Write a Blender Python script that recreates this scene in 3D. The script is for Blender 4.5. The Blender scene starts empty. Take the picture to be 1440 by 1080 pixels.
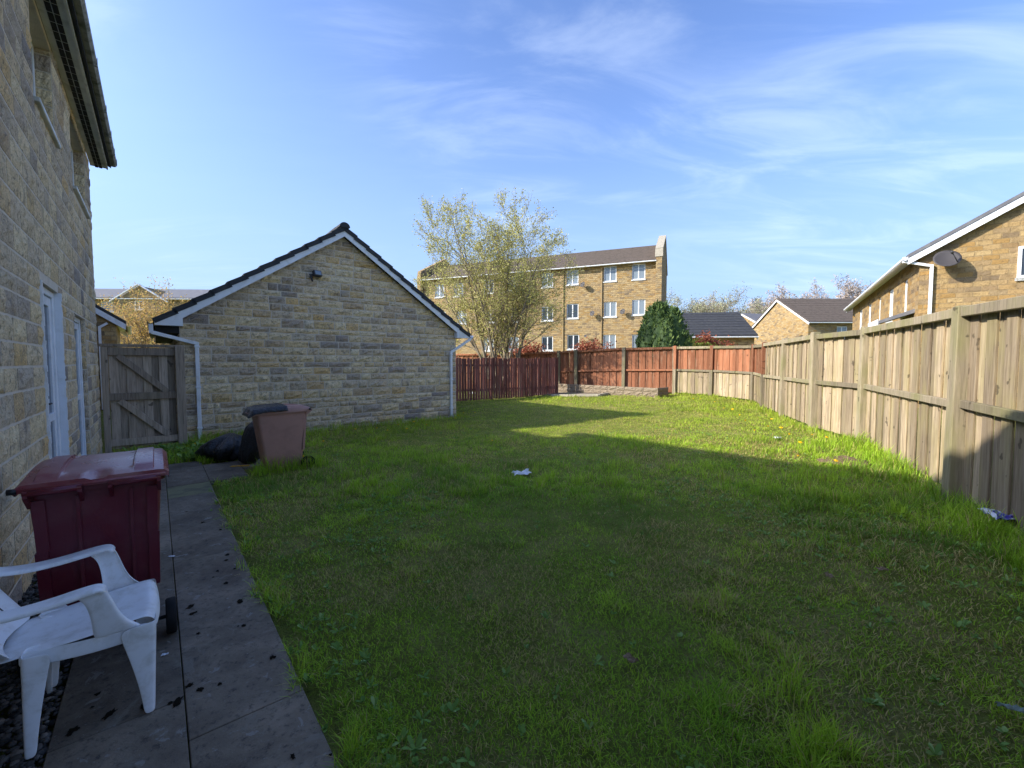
import bpy, bmesh, math, random
import numpy as np
from mathutils import Vector, Matrix, noise as mnoise

rng = random.Random(7)
NR = np.random.RandomState(11)
PI = math.pi
R = math.radians
S = bpy.context.scene
COL = S.collection

# ------------------------------------------------------------------ camera
F_PX, PITCH, CAM_H = 604.0, math.atan(30 / 604.0), 1.6
cam = bpy.data.cameras.new('camera')
cam.sensor_width = 36.0
cam.lens = F_PX / 1440 * 36.0
cam.clip_start = 0.05
cam.clip_end = 3000
cam_o = bpy.data.objects.new('camera', cam)
COL.objects.link(cam_o)
cam_o.location = (0, 0, CAM_H)
cam_o.rotation_euler = (PI / 2 - PITCH, 0, 0)
S.camera = cam_o

# ------------------------------------------------------------------ world and sun
SUN_AZ = Vector((-0.978, -0.21)).normalized()      # towards the sun, in plan
SUN_EL = R(30.3)
w = bpy.data.worlds.new('World')
S.world = w
w.use_nodes = True
wn, wl = w.node_tree.nodes, w.node_tree.links
wn.clear()


def nd(nt, typ, **kw):
    n = nt.nodes.new(typ)
    for k, v in kw.items():
        if k.startswith('i_'):
            key = k[2:]
            key = int(key) if key.isdigit() else key.replace('_', ' ')
            n.inputs[key].default_value = v
        else:
            setattr(n, k, v)
    return n


sky = nd(w.node_tree, 'ShaderNodeTexSky', sky_type='NISHITA', sun_disc=False)
sky.sun_elevation = SUN_EL
sky.sun_rotation = math.atan2(SUN_AZ.x, SUN_AZ.y)
sky.altitude = 150
sky.air_density = 0.42
sky.dust_density = 1.5
sky.ozone_density = 6.0
bg = nd(w.node_tree, 'ShaderNodeBackground')
bg.inputs['Strength'].default_value = 0.15
wo = nd(w.node_tree, 'ShaderNodeOutputWorld')
# thin cirrus: streaky noise on a flat layer high above
tc = nd(w.node_tree, 'ShaderNodeTexCoord')
sep = nd(w.node_tree, 'ShaderNodeSeparateXYZ')
wl.new(tc.outputs['Generated'], sep.inputs[0])
zz = nd(w.node_tree, 'ShaderNodeMath', operation='MAXIMUM', i_1=0.0)
wl.new(sep.outputs['Z'], zz.inputs[0])
za = nd(w.node_tree, 'ShaderNodeMath', operation='ADD', i_1=0.16)
wl.new(zz.outputs[0], za.inputs[0])
dx = nd(w.node_tree, 'ShaderNodeMath', operation='DIVIDE')
dy = nd(w.node_tree, 'ShaderNodeMath', operation='DIVIDE')
wl.new(sep.outputs['X'], dx.inputs[0]); wl.new(za.outputs[0], dx.inputs[1])
wl.new(sep.outputs['Y'], dy.inputs[0]); wl.new(za.outputs[0], dy.inputs[1])
cmb = nd(w.node_tree, 'ShaderNodeCombineXYZ')
wl.new(dx.outputs[0], cmb.inputs[0]); wl.new(dy.outputs[0], cmb.inputs[1])


def cloud_layer(scale, rot, stretch, lo, hi, seed, detail=8.0, dist=1.2):
    m = nd(w.node_tree, 'ShaderNodeMapping')
    m.inputs['Rotation'].default_value = (0, 0, rot)
    m.inputs['Scale'].default_value = (1.0, stretch, 1.0)
    m.inputs['Location'].default_value = (seed, seed * 0.7, seed * 1.3)
    wl.new(cmb.outputs[0], m.inputs[0])
    n = nd(w.node_tree, 'ShaderNodeTexNoise', i_Scale=scale, i_Detail=detail, i_Roughness=0.58, i_Distortion=dist)
    wl.new(m.outputs[0], n.inputs['Vector'])
    mr = nd(w.node_tree, 'ShaderNodeMapRange', interpolation_type='SMOOTHSTEP')
    mr.inputs['From Min'].default_value = lo
    mr.inputs['From Max'].default_value = hi
    wl.new(n.outputs['Fac'], mr.inputs['Value'])
    return mr.outputs['Result']


streak = cloud_layer(1.1, R(-24), 2.8, 0.40, 0.80, 8.8, 9.0, 1.6)
patch = cloud_layer(0.5, R(15), 1.0, 0.42, 0.72, 12.2, 3.0, 0.4)
veil = cloud_layer(0.5, R(20), 1.6, 0.35, 0.85, 5.2, 4.0, 0.8)
mul = nd(w.node_tree, 'ShaderNodeMath', operation='MULTIPLY')
wl.new(streak, mul.inputs[0]); wl.new(patch, mul.inputs[1])
mul2 = nd(w.node_tree, 'ShaderNodeMath', operation='MULTIPLY', i_1=0.24)
wl.new(mul.outputs[0], mul2.inputs[0])
vm = nd(w.node_tree, 'ShaderNodeMath', operation='MULTIPLY_ADD', i_1=0.03)
wl.new(veil, vm.inputs[0]); wl.new(mul2.outputs[0], vm.inputs[2])
vm.use_clamp = True
mixc = nd(w.node_tree, 'ShaderNodeMix', data_type='RGBA')
wl.new(vm.outputs[0], mixc.inputs[0])
hz = nd(w.node_tree, 'ShaderNodeMapRange', interpolation_type='SMOOTHSTEP')
for k_, v_ in zip(('From Min', 'From Max', 'To Min', 'To Max'), (0.0, 0.62, 0.97, 0.0)):
    hz.inputs[k_].default_value = v_
wl.new(zz.outputs[0], hz.inputs['Value'])
hmix = nd(w.node_tree, 'ShaderNodeMix', data_type='RGBA')
wl.new(hz.outputs[0], hmix.inputs[0])
wl.new(sky.outputs[0], hmix.inputs[6])
hmix.inputs[7].default_value = (0.86, 1.20, 1.66, 1)
wl.new(hmix.outputs[2], mixc.inputs[6])
mixc.inputs[7].default_value = (2.3, 2.6, 2.95, 1)
wl.new(mixc.outputs[2], bg.inputs['Color'])
wl.new(bg.outputs[0], wo.inputs[0])

sun = bpy.data.lights.new('sun', 'SUN')
sun.energy = 2.05
sun.angle = R(0.7)
sun.color = (1.0, 0.93, 0.82)
sun_o = bpy.data.objects.new('sun', sun)
COL.objects.link(sun_o)
sd = Vector((SUN_AZ.x * math.cos(SUN_EL), SUN_AZ.y * math.cos(SUN_EL), math.sin(SUN_EL)))
sun_o.rotation_euler = sd.to_track_quat('Z', 'Y').to_euler()
sun_o.location = (-20, -5, 30)
S.view_settings.view_transform = 'Standard'
S.view_settings.look = 'None'
S.view_settings.exposure = 2.0
S.view_settings.gamma = 1.0
S.render.engine = 'CYCLES'
S.cycles.max_bounces = 8
S.cycles.diffuse_bounces = 5
S.cycles.glossy_bounces = 2
S.cycles.transmission_bounces = 4
S.cycles.transparent_max_bounces = 6
S.cycles.use_denoising = True

# ------------------------------------------------------------------ frames: the house direction
TH = math.atan2(500, 604)
UV = Vector((-math.sin(TH), math.cos(TH), 0))       # along the house wall, away
NV = Vector((math.cos(TH), math.sin(TH), 0))        # out from the house wall


def W(u, n, z=0.0):
    p = UV * u + NV * n
    return Vector((p.x, p.y, z))


def sstep(a, b, x):
    t = min(1.0, max(0.0, (x - a) / (b - a)))
    return t * t * (3 - 2 * t)


def npstep(a, b, x):
    t = np.clip((x - a) / (b - a), 0, 1)
    return t * t * (3 - 2 * t)


def gnd(x, y):
    return 0.19 * sstep(0, 6, x) + 0.09 * sstep(13, 19, y)


def np_gnd(x, y):
    return 0.19 * npstep(0, 6, x) + 0.09 * npstep(13, 19, y)


CP, SP = math.cos(PITCH), math.sin(PITCH)


def ray(px, py):
    a, b = (px - 720) / F_PX, -(py - 540) / F_PX
    return Vector((a, CP + b * SP, -SP + b * CP))


def on_ground(px, py):
    """where the line of sight through a photo pixel meets the ground"""
    d = ray(px, py)
    z = 0.0
    for _ in range(12):
        t = (z - CAM_H) / d.z
        z = gnd(t * d.x, t * d.y)
    return Vector((t * d.x, t * d.y, z))


def at_depth(px, py, Y):
    d = ray(px, py)
    t = Y / d.y
    return Vector((t * d.x, Y, CAM_H + t * d.z))


# ------------------------------------------------------------------ objects
def tag(o, label=None, cat=None, group=None, kind=None):
    if label: o['label'] = label
    if cat: o['category'] = cat
    if group: o['group'] = group
    if kind: o['kind'] = kind
    return o


def empty(name, loc=(0, 0, 0), rz=0.0, **kw):
    o = bpy.data.objects.new(name, None)
    o.location = loc
    o.rotation_euler = (0, 0, rz)
    o.empty_display_size = 0.1
    COL.objects.link(o)
    return tag(o, **kw)


def link(name, me, parent=None, loc=(0, 0, 0), rot=(0, 0, 0), sc=(1, 1, 1), **kw):
    o = bpy.data.objects.new(name, me)
    o.parent = parent
    o.location = loc
    o.rotation_euler = rot
    o.scale = sc
    COL.objects.link(o)
    return tag(o, **kw)


class MB:
    """collects shapes into one mesh"""
    def __init__(s):
        s.v, s.f, s.m, s.sm = [], [], [], []

    def add(s, vs, fs, mi=0, smooth=False):
        b = len(s.v)
        s.v += [tuple(v) for v in vs]
        s.f += [tuple(b + i for i in f) for f in fs]
        s.m += [mi] * len(fs)
        s.sm += [smooth] * len(fs)
        return s

    def box(s, x0, x1, y0, y1, z0, z1, mi=0, mat=None):
        vs = [Vector((x, y, z)) for z in (z0, z1) for y in (y0, y1) for x in (x0, x1)]
        if mat is not None:
            vs = [mat @ v for v in vs]
        return s.add(vs, [(0, 2, 3, 1), (4, 5, 7, 6), (0, 1, 5, 4), (2, 6, 7, 3), (0, 4, 6, 2), (1, 3, 7, 5)], mi)

    def bbox(s, x0, x1, y0, y1, z0, z1, b=0.006, mi=0, mat=None):
        """box with chamfered edges"""
        bm = bmesh.new()
        vs = [bm.verts.new((x, y, z)) for z in (z0, z1) for y in (y0, y1) for x in (x0, x1)]
        for f in [(0, 2, 3, 1), (4, 5, 7, 6), (0, 1, 5, 4), (2, 6, 7, 3), (0, 4, 6, 2), (1, 3, 7, 5)]:
            bm.faces.new([vs[i] for i in f])
        bmesh.ops.bevel(bm, geom=bm.edges[:], offset=b, segments=1, affect='EDGES')
        bm.verts.index_update()
        vv = [v.co.copy() for v in bm.verts]
        if mat is not None:
            vv = [mat @ v for v in vv]
        ff = [tuple(v.index for v in f.verts) for f in bm.faces]
        bm.free()
        return s.add(vv, ff, mi)

    def bar(s, a, b, wd, ht, mi=0, up=(0, 0, 1), bev=0.0):
        a, b = Vector(a), Vector(b)
        d = b - a
        y = d.normalized()
        x = y.cross(Vector(up)).normalized()
        z = x.cross(y)
        m = Matrix((x, y, z)).transposed().to_4x4()
        m.translation = a
        if bev:
            return s.bbox(-wd / 2, wd / 2, 0, d.length, -ht / 2, ht / 2, bev, mi, m)
        return s.box(-wd / 2, wd / 2, 0, d.length, -ht / 2, ht / 2, mi, m)

    def tube(s, pts, rad, n=8, mi=0, cap=True, smooth=True, squash=None):
        pts = [Vector(p) for p in pts]
        if not isinstance(rad, (list, tuple)):
            rad = [rad] * len(pts)
        prev = None
        rings = []
        for i, p in enumerate(pts):
            if i == 0: t = pts[1] - p
            elif i == len(pts) - 1: t = p - pts[i - 1]
            else: t = (pts[i + 1] - p).normalized() + (p - pts[i - 1]).normalized()
            t = t.normalized() if t.length > 1e-9 else Vector((0, 0, 1))
            if prev is None:
                ref = Vector((0, 0, 1)) if abs(t.z) < 0.9 else Vector((1, 0, 0))
                x = t.cross(ref).normalized()
            else:
                x = (prev - t * prev.dot(t))
                x = x.normalized() if x.length > 1e-6 else t.orthogonal().normalized()
            prev = x
            y = t.cross(x)
            rings.append([p + (x * math.cos(2 * PI * k / n) + y * math.sin(2 * PI * k / n)) * rad[i] for k in range(n)])
        vs = [v for r_ in rings for v in r_]
        fs = []
        for i in range(len(rings) - 1):
            for k in range(n):
                a, b = i * n + k, i * n + (k + 1) % n
                fs.append((a, b, b + n, a + n))
        if cap:
            fs.append(tuple(range(n))[::-1])
            fs.append(tuple((len(rings) - 1) * n + k for k in range(n)))
        return s.add(vs, fs, mi, smooth)

    def loft(s, rings, mi=0, cap0=True, cap1=True, smooth=True):
        n = len(rings[0])
        vs = [v for r_ in rings for v in r_]
        fs = []
        for i in range(len(rings) - 1):
            for k in range(n):
                a, b = i * n + k, i * n + (k + 1) % n
                fs.append((a, b, b + n, a + n))
        if cap0: fs.append(tuple(range(n))[::-1])
        if cap1: fs.append(tuple((len(rings) - 1) * n + k for k in range(n)))
        return s.add(vs, fs, mi, smooth)

    def mesh(s, name, mats):
        me = bpy.data.meshes.new(name)
        me.from_pydata(s.v, [], s.f)
        for m in (mats if isinstance(mats, (list, tuple)) else [mats]):
            me.materials.append(m)
        me.polygons.foreach_set('material_index', s.m)
        me.polygons.foreach_set('use_smooth', s.sm)
        me.update()
        return me

    def build(s, name, mats, parent=None, loc=(0, 0, 0), rot=(0, 0, 0), **kw):
        return link(name, s.mesh(name, mats), parent, loc, rot, **kw)


def copy_tree(o, parent=None):
    c = o.copy()
    COL.objects.link(c)
    c.parent = parent
    for ch in [k for k in bpy.data.objects if k.parent == o]:
        copy_tree(ch, c)
    return c


def rrect(x0, x1, y0, y1, z, r=0.05, seg=4):
    out = []
    for cx, cy, a0 in ((x1 - r, y0 + r, -PI / 2), (x1 - r, y1 - r, 0), (x0 + r, y1 - r, PI / 2), (x0 + r, y0 + r, PI)):
        for k in range(seg + 1):
            a = a0 + PI / 2 * k / seg
            out.append(Vector((cx + r * math.cos(a), cy + r * math.sin(a), z)))
    return out


# ------------------------------------------------------------------ materials
class Mat:
    def __init__(s, name, rough=0.8, spec=0.3):
        s.m = bpy.data.materials.new(name)
        s.m.use_nodes = True
        s.nt = s.m.node_tree
        s.b = s.nt.nodes['Principled BSDF']
        s.b.inputs['Roughness'].default_value = rough
        s.b.inputs['Specular IOR Level'].default_value = spec
        s._tc = None

    def l(s, a, b): s.nt.links.new(a, b)

    def co(s, kind='Object', scale=(1, 1, 1), rot=(0, 0, 0), jitter=False):
        if s._tc is None:
            s._tc = nd(s.nt, 'ShaderNodeTexCoord')
        m = nd(s.nt, 'ShaderNodeMapping')
        m.inputs['Scale'].default_value = scale
        m.inputs['Rotation'].default_value = rot
        src = s._tc.outputs[kind]
        if kind == 'World':
            src = nd(s.nt, 'ShaderNodeNewGeometry').outputs['Position']
        if jitter:
            oi = nd(s.nt, 'ShaderNodeObjectInfo')
            ad = nd(s.nt, 'ShaderNodeVectorMath', operation='MULTIPLY_ADD')
            cx = nd(s.nt, 'ShaderNodeCombineXYZ')
            for k in range(3): s.l(oi.outputs['Random'], cx.inputs[k])
            s.l(cx.outputs[0], ad.inputs[0])
            ad.inputs[1].default_value = (37.1, 53.7, 71.3)
            s.l(src, ad.inputs[2])
            src = ad.outputs[0]
        s.l(src, m.inputs[0])
        return m.outputs[0]

    def pos(s, scale=(1, 1, 1)):
        g = nd(s.nt, 'ShaderNodeNewGeometry')
        m = nd(s.nt, 'ShaderNodeMapping')
        m.inputs['Scale'].default_value = scale
        s.l(g.outputs['Position'], m.inputs[0])
        return m.outputs[0]

    def noise(s, vec, scale=5, detail=4, rough=0.55, dist=0.0):
        n = nd(s.nt, 'ShaderNodeTexNoise', i_Scale=scale, i_Detail=detail, i_Roughness=rough, i_Distortion=dist)
        s.l(vec, n.inputs['Vector'])
        return n.outputs['Fac']

    def ramp(s, fac, stops):
        r_ = nd(s.nt, 'ShaderNodeValToRGB')
        e = r_.color_ramp.elements
        e[0].position, e[0].color = stops[0][0], (*stops[0][1], 1)
        e[1].position, e[1].color = stops[-1][0], (*stops[-1][1], 1)
        for p, c in stops[1:-1]:
            k = e.new(p)
            k.color = (*c, 1)
        s.l(fac, r_.inputs[0])
        return r_.outputs[0]

    def rng(s, fac, a, b, c=0.0, d=1.0):
        m = nd(s.nt, 'ShaderNodeMapRange', interpolation_type='SMOOTHSTEP')
        for k, v in zip(('From Min', 'From Max', 'To Min', 'To Max'), (a, b, c, d)):
            m.inputs[k].default_value = v
        s.l(fac, m.inputs['Value'])
        return m.outputs[0]

    def mix(s, fac, a, b, mode='MIX'):
        m = nd(s.nt, 'ShaderNodeMix', data_type='RGBA', blend_type=mode)
        for sock, v in ((m.inputs[0], fac), (m.inputs[6], a), (m.inputs[7], b)):
            if isinstance(v, (int, float)): sock.default_value = v
            elif isinstance(v, tuple): sock.default_value = (*v, 1)
            else: s.l(v, sock)
        return m.outputs[2]

    def rnd(s):
        return nd(s.nt, 'ShaderNodeObjectInfo').outputs['Random']

    def attr(s, name):
        return nd(s.nt, 'ShaderNodeAttribute', attribute_name=name)

    def color(s, c):
        if isinstance(c, tuple): s.b.inputs['Base Color'].default_value = (*c, 1)
        else: s.l(c, s.b.inputs['Base Color'])

    def rough(s, v):
        s.l(v, s.b.inputs['Roughness'])

    def bump(s, h, strength=0.5, dist=0.01):
        b = nd(s.nt, 'ShaderNodeBump', i_Strength=strength, i_Distance=dist)
        s.l(h, b.inputs['Height'])
        s.l(b.outputs[0], s.b.inputs['Normal'])


STONE = [(0.0, (0.60, 0.42, 0.20)), (0.10, (0.78, 0.62, 0.37)), (0.20, (0.52, 0.41, 0.29)), (0.30, (0.80, 0.65, 0.40)), (0.40, (0.68, 0.52, 0.31)), (0.48, (0.82, 0.68, 0.44)),
         (0.56, (0.40, 0.33, 0.265)), (0.62, (0.70, 0.48, 0.22)), (0.72, (0.67, 0.54, 0.36)), (0.80, (0.30, 0.255, 0.22)), (0.88, (0.78, 0.62, 0.39)), (0.94, (0.48, 0.39, 0.29)), (1.0, (0.72, 0.57, 0.37))]


def stone_mat(name, use_attr):
    s = Mat(name, 0.9, 0.2)
    v = s.attr('rnd').outputs['Fac'] if use_attr else s.rnd()
    base = s.ramp(v, STONE)
    P = s.pos()
    big = s.noise(P, 6.5, 6, 0.68, 0.6)
    base = s.mix(s.rng(big, 0.50, 0.68, 0, 0.55), base, (0.22, 0.19, 0.165))
    base = s.mix(s.rng(s.noise(P, 9, 3), 0.5, 0.75, 0, 0.55), base, (0.43, 0.31, 0.15))
    base = s.mix(s.rng(s.noise(P, 24, 5, 0.72, 0.8), 0.52, 0.63, 0, 0.62), base, (0.155, 0.125, 0.095))  # dark blotches painted in for the shaded crevices of rough faces
    fine = s.noise(P, 70, 6, 0.7)
    base = s.mix(0.55, base, s.ramp(fine, [(0.25, (0.45, 0.45, 0.45)), (0.5, (1.0, 1.0, 1.0)), (0.75, (1.5, 1.45, 1.4))]), 'MULTIPLY')
    s.color(base)
    hh = nd(s.nt, 'ShaderNodeMath', operation='MULTIPLY_ADD', i_1=0.35)
    s.l(fine, hh.inputs[0]); s.l(s.noise(P, 16, 5, 0.65), hh.inputs[2])
    s.bump(hh.outputs[0], 0.75, 0.045)
    return s.m


def plain(name, c, rough=0.6, spec=0.4, dirt=None, dscale=6.0, bump=0.0, bscale=60):
    s = Mat(name, rough, spec)
    P = s.co('Object', jitter=True)
    if dirt:
        n = s.noise(P, dscale, 6, 0.65, 0.3)
        s.color(s.mix(s.rng(n, 0.42, 0.75, 0, 1), c, dirt))
        s.rough(s.rng(n, 0.3, 0.8, rough * 0.85, min(1, rough * 1.35)))
    else:
        s.color(c)
    if bump:
        s.bump(s.noise(P, bscale, 4), bump, 0.01)
    return s.m


def wood_mat(name, c_lo, c_mid, c_hi, green=0.0, green_c=(0.16, 0.17, 0.055), scale=1.0, stain=None):
    s = Mat(name, 0.86, 0.2)
    P = s.co('Object', (38 * scale, 38 * scale, 2.2 * scale), jitter=True)
    g = s.noise(P, 1.0, 6, 0.65, 0.6)
    col = s.ramp(g, [(0.25, c_lo), (0.5, c_mid), (0.78, c_hi)])
    P2 = s.co('Object', (1, 1, 1), jitter=True)
    v = s.rng(s.rnd(), 0, 1, 0.62, 1.24)
    cmbn = nd(s.nt, 'ShaderNodeCombineXYZ')
    for k in range(3): s.l(v, cmbn.inputs[k])
    col = s.mix(1.0, col, cmbn.outputs[0], 'MULTIPLY')
    if stain:
        w_ = s.noise(s.co('Object', (14, 14, 1.6), jitter=True), 1.0, 5, 0.7)
        col = s.mix(s.rng(w_, 0.5, 0.72, 0, 0.8), col, stain)
    if green:
        gn = s.noise(s.co('Object', (3.0, 3.0, 1.1), jitter=True), 1.0, 4, 0.6)
        col = s.mix(s.rng(gn, 0.42, 0.7, 0, green), col, green_c)
    kn = s.noise(P2, 7.0, 2, 0.5)
    col = s.mix(s.rng(kn, 0.67, 0.72, 0, 0.7), col, tuple(0.35 * x for x in c_lo))
    s.color(col)
    s.bump(g, 0.5, 0.006)
    return s.m


M = {}
M['stone'] = stone_mat('stone_block', False)
M['stone_mass'] = stone_mat('stone_block_mass', True)
M['mortar'] = plain('mortar', (0.64, 0.56, 0.45), 0.95, 0.1, (0.52, 0.455, 0.37), 9, 0.5, 90)


def far_stone(name, tint, sc=1.0):
    """coursed stone on walls too far off to tell the blocks apart"""
    s = Mat(name, 0.9, 0.15)
    co = s.co('UV', (1 / sc, 1 / sc, 1))
    br = nd(s.nt, 'ShaderNodeTexBrick', offset=0.5, squash=1.0)
    br.inputs['Scale'].default_value = 1.0
    br.inputs['Brick Width'].default_value = 0.36
    br.inputs['Row Height'].default_value = 0.15
    br.inputs['Mortar Size'].default_value = 0.012
    br.inputs['Mortar Smooth'].default_value = 0.3
    br.inputs['Bias'].default_value = -0.1
    br.inputs['Color1'].default_value = (0, 0, 0, 1)
    br.inputs['Color2'].default_value = (1, 1, 1, 1)
    br.inputs['Mortar'].default_value = (0.5, 0.5, 0.5, 1)
    wn_ = nd(s.nt, 'ShaderNodeTexNoise', i_Scale=4.5, i_Detail=3.0)
    s.l(co, wn_.inputs['Vector'])
    wv_ = nd(s.nt, 'ShaderNodeVectorMath', operation='MULTIPLY_ADD')
    s.l(wn_.outputs['Color'], wv_.inputs[0])
    wv_.inputs[1].default_value = (0.10, 0.035, 0)
    s.l(co, wv_.inputs[2])
    s.l(wv_.outputs[0], br.inputs['Vector'])
    base = s.ramp(br.outputs['Color'], [(p, tuple(a * b for a, b in zip(c, tint))) for p, c in STONE])
    n = s.noise(co, 5.0, 5, 0.65, 0.4)
    base = s.mix(s.rng(n, 0.5, 0.72, 0, 0.5), base, tuple(a * b for a, b in zip((0.2, 0.15, 0.1), tint)))
    base = s.mix(s.rng(s.noise(co, 13, 4, 0.7), 0.45, 0.7, 0, 0.4), base, tuple(a * b for a, b in zip((0.5, 0.37, 0.2), tint)))
    base = s.mix(s.rng(s.noise(co, 22, 5, 0.75, 0.6), 0.50, 0.64, 0, 0.6), base, tuple(a * b for a, b in zip((0.26, 0.20, 0.13), tint)))
    base = s.mix(s.rng(br.outputs['Fac'], 0, 1, 0, 0.45), base, tuple(a * b for a, b in zip((0.50, 0.41, 0.29), tint)))
    s.color(base)
    hh = nd(s.nt, 'ShaderNodeMath', operation='SUBTRACT')
    s.l(n, hh.inputs[0]); s.l(br.outputs['Fac'], hh.inputs[1])
    s.bump(hh.outputs[0], 1.0, 0.03)
    return s.m


M['far_stone'] = far_stone('buff_coursed_stone', (0.58, 0.53, 0.43))
M['right_stone'] = far_stone('warm_coursed_stone', (0.52, 0.455, 0.345))
M['upvc'] = plain('white_plastic', (0.74, 0.76, 0.78), 0.35, 0.5, (0.60, 0.61, 0.60), 5)
M['upvc_old'] = plain('weathered_white_plastic', (0.62, 0.63, 0.61), 0.5, 0.4, (0.38, 0.38, 0.34), 4)
M['gutter_old'] = plain('stained_gutter', (0.30, 0.30, 0.28), 0.6, 0.3, (0.07, 0.08, 0.055), 7)
M['black_plastic'] = plain('black_plastic', (0.012, 0.012, 0.013), 0.45, 0.4)
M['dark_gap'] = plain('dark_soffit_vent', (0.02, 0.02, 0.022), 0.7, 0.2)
M['tile'] = plain('dark_roof_tile', (0.038, 0.040, 0.045), 0.8, 0.25, (0.07, 0.072, 0.07), 6, 0.5, 40)
M['tile_brown'] = plain('brown_roof_tile', (0.12, 0.095, 0.075), 0.9, 0.2, (0.075, 0.062, 0.05), 4, 0.5, 30)
M['slate'] = plain('grey_roof_tile', (0.13, 0.13, 0.14), 0.75, 0.25, (0.19, 0.19, 0.19), 4, 0.4, 30)
M['maroon'] = plain('maroon_plastic', (0.125, 0.010, 0.022), 0.36, 0.5, (0.15, 0.032, 0.04), 5, 0.12, 160)
M['maroon_lid'] = plain('faded_maroon_plastic', (0.23, 0.040, 0.052), 0.30, 0.5, (0.34, 0.15, 0.14), 6, 0.12, 120)
M['brown_bin'] = plain('faded_brown_plastic', (0.44, 0.24, 0.185), 0.5, 0.4, (0.36, 0.195, 0.15), 5, 0.12, 120)
M['chair'] = plain('white_garden_plastic', (0.88, 0.88, 0.88), 0.38, 0.5, (0.68, 0.665, 0.62), 14)
M['rubber'] = plain('black_rubber', (0.012, 0.012, 0.012), 0.8, 0.2, (0.035, 0.033, 0.03), 8)
M['paper'] = plain('white_paper', (0.72, 0.73, 0.74), 0.8, 0.2)
M['dark_metal'] = plain('dark_metal', (0.03, 0.03, 0.032), 0.5, 0.5)
M['dish'] = plain('dish_grey', (0.055, 0.05, 0.05), 0.6, 0.3)
M['soil'] = plain('dry_soil', (0.15, 0.105, 0.065), 1.0, 0.1, (0.24, 0.17, 0.10), 14, 1.0, 60)
M['moss'] = plain('dead_moss', (0.022, 0.018, 0.013), 1.0, 0.05, (0.05, 0.04, 0.022), 30, 1.0, 90)
M['yellow'] = plain('dandelion_yellow', (0.80, 0.50, 0.01), 0.7, 0.2)
M['stem'] = plain('plant_stem', (0.13, 0.20, 0.05), 0.7, 0.2)


def glass_mat(name, c=(0.03, 0.04, 0.05)):
    s = Mat(name, 0.04, 0.8)
    s.color(c)
    return s.m


M['glass'] = glass_mat('window_glass')
M['glass_pale'] = glass_mat('pale_blue_glass', (0.20, 0.24, 0.27))  # paler blue grey pane colour
# bag: thin glossy black polythene
s = Mat('black_polythene', 0.28, 0.6)
s.color((0.008, 0.008, 0.010))
s.bump(s.noise(s.co('Object'), 16, 5, 0.6, 1.2), 0.9, 0.03)
M['bag'] = s.m
# wood
M['wood_grey'] = wood_mat('weathered_timber', (0.14, 0.105, 0.068), (0.33, 0.255, 0.165), (0.50, 0.405, 0.275), 0.5, (0.27, 0.235, 0.095), stain=(0.225, 0.18, 0.13))
M['wood_post'] = wood_mat('weathered_post', (0.12, 0.10, 0.065), (0.26, 0.215, 0.145), (0.38, 0.315, 0.22), 0.75, (0.20, 0.19, 0.08), stain=(0.22, 0.185, 0.13))
M['wood_gate'] = wood_mat('grey_gate_timber', (0.17, 0.135, 0.10), (0.37, 0.295, 0.225), (0.54, 0.44, 0.34), 0.12)
M['wood_red'] = wood_mat('red_stained_timber', (0.16, 0.062, 0.030), (0.27, 0.108, 0.054), (0.35, 0.165, 0.09), 0.0, stain=(0.33, 0.20, 0.125))
M['wood_maroon'] = wood_mat('dark_red_stained_timber', (0.12, 0.042, 0.034), (0.21, 0.078, 0.060), (0.28, 0.125, 0.10), 0.0, stain=(0.30, 0.20, 0.15))
M['bark'] = plain('bark', (0.24, 0.20, 0.14), 0.95, 0.1, (0.15, 0.125, 0.085), 12, 0.6, 50)
M['bark_far'] = plain('bare_twigs', (0.30, 0.24, 0.20), 0.95, 0.1, (0.22, 0.175, 0.145), 3)


def leaf_mat(name, stops, trans=0.35):
    s = Mat(name, 0.65, 0.25)
    c = s.ramp(s.attr('rnd').outputs['Fac'], stops)
    s.color(c)
    tr = nd(s.nt, 'ShaderNodeBsdfTranslucent')
    s.l(c, tr.inputs['Color'])
    mx = nd(s.nt, 'ShaderNodeMixShader')
    mx.inputs[0].default_value = trans
    out = s.nt.nodes['Material Output']
    s.l(s.b.outputs[0], mx.inputs[1]); s.l(tr.outputs[0], mx.inputs[2]); s.l(mx.outputs[0], out.inputs[0])
    return s.m


M['leaf_spring'] = leaf_mat('young_leaves', [(0, (0.32, 0.31, 0.08)), (0.5, (0.52, 0.50, 0.15)), (1, (0.58, 0.52, 0.24))])
M['leaf_conifer'] = leaf_mat('conifer_sprays', [(0, (0.05, 0.09, 0.026)), (0.6, (0.13, 0.20, 0.055)), (1, (0.24, 0.31, 0.09))], 0.25)
M['leaf_orange'] = leaf_mat('orange_leaves', [(0, (0.30, 0.34, 0.07)), (0.35, (0.58, 0.40, 0.12)), (1, (0.70, 0.44, 0.18))])
M['leaf_red'] = leaf_mat('red_leaves', [(0, (0.20, 0.055, 0.03)), (1, (0.38, 0.13, 0.07))])
M['leaf_lime'] = leaf_mat('lime_leaves', [(0, (0.12, 0.17, 0.02)), (1, (0.26, 0.30, 0.05))])
M['leaf_far'] = leaf_mat('far_spring_leaves', [(0, (0.32, 0.31, 0.18)), (1, (0.46, 0.46, 0.28))])
M['leaf_bare'] = leaf_mat('far_bare_twigs', [(0, (0.30, 0.24, 0.20)), (1, (0.46, 0.38, 0.31))], 0.1)
M['weed'] = leaf_mat('weed_leaves', [(0, (0.13, 0.24, 0.045)), (0.6, (0.22, 0.36, 0.07)), (1, (0.36, 0.47, 0.16))], 0.25)

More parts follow.
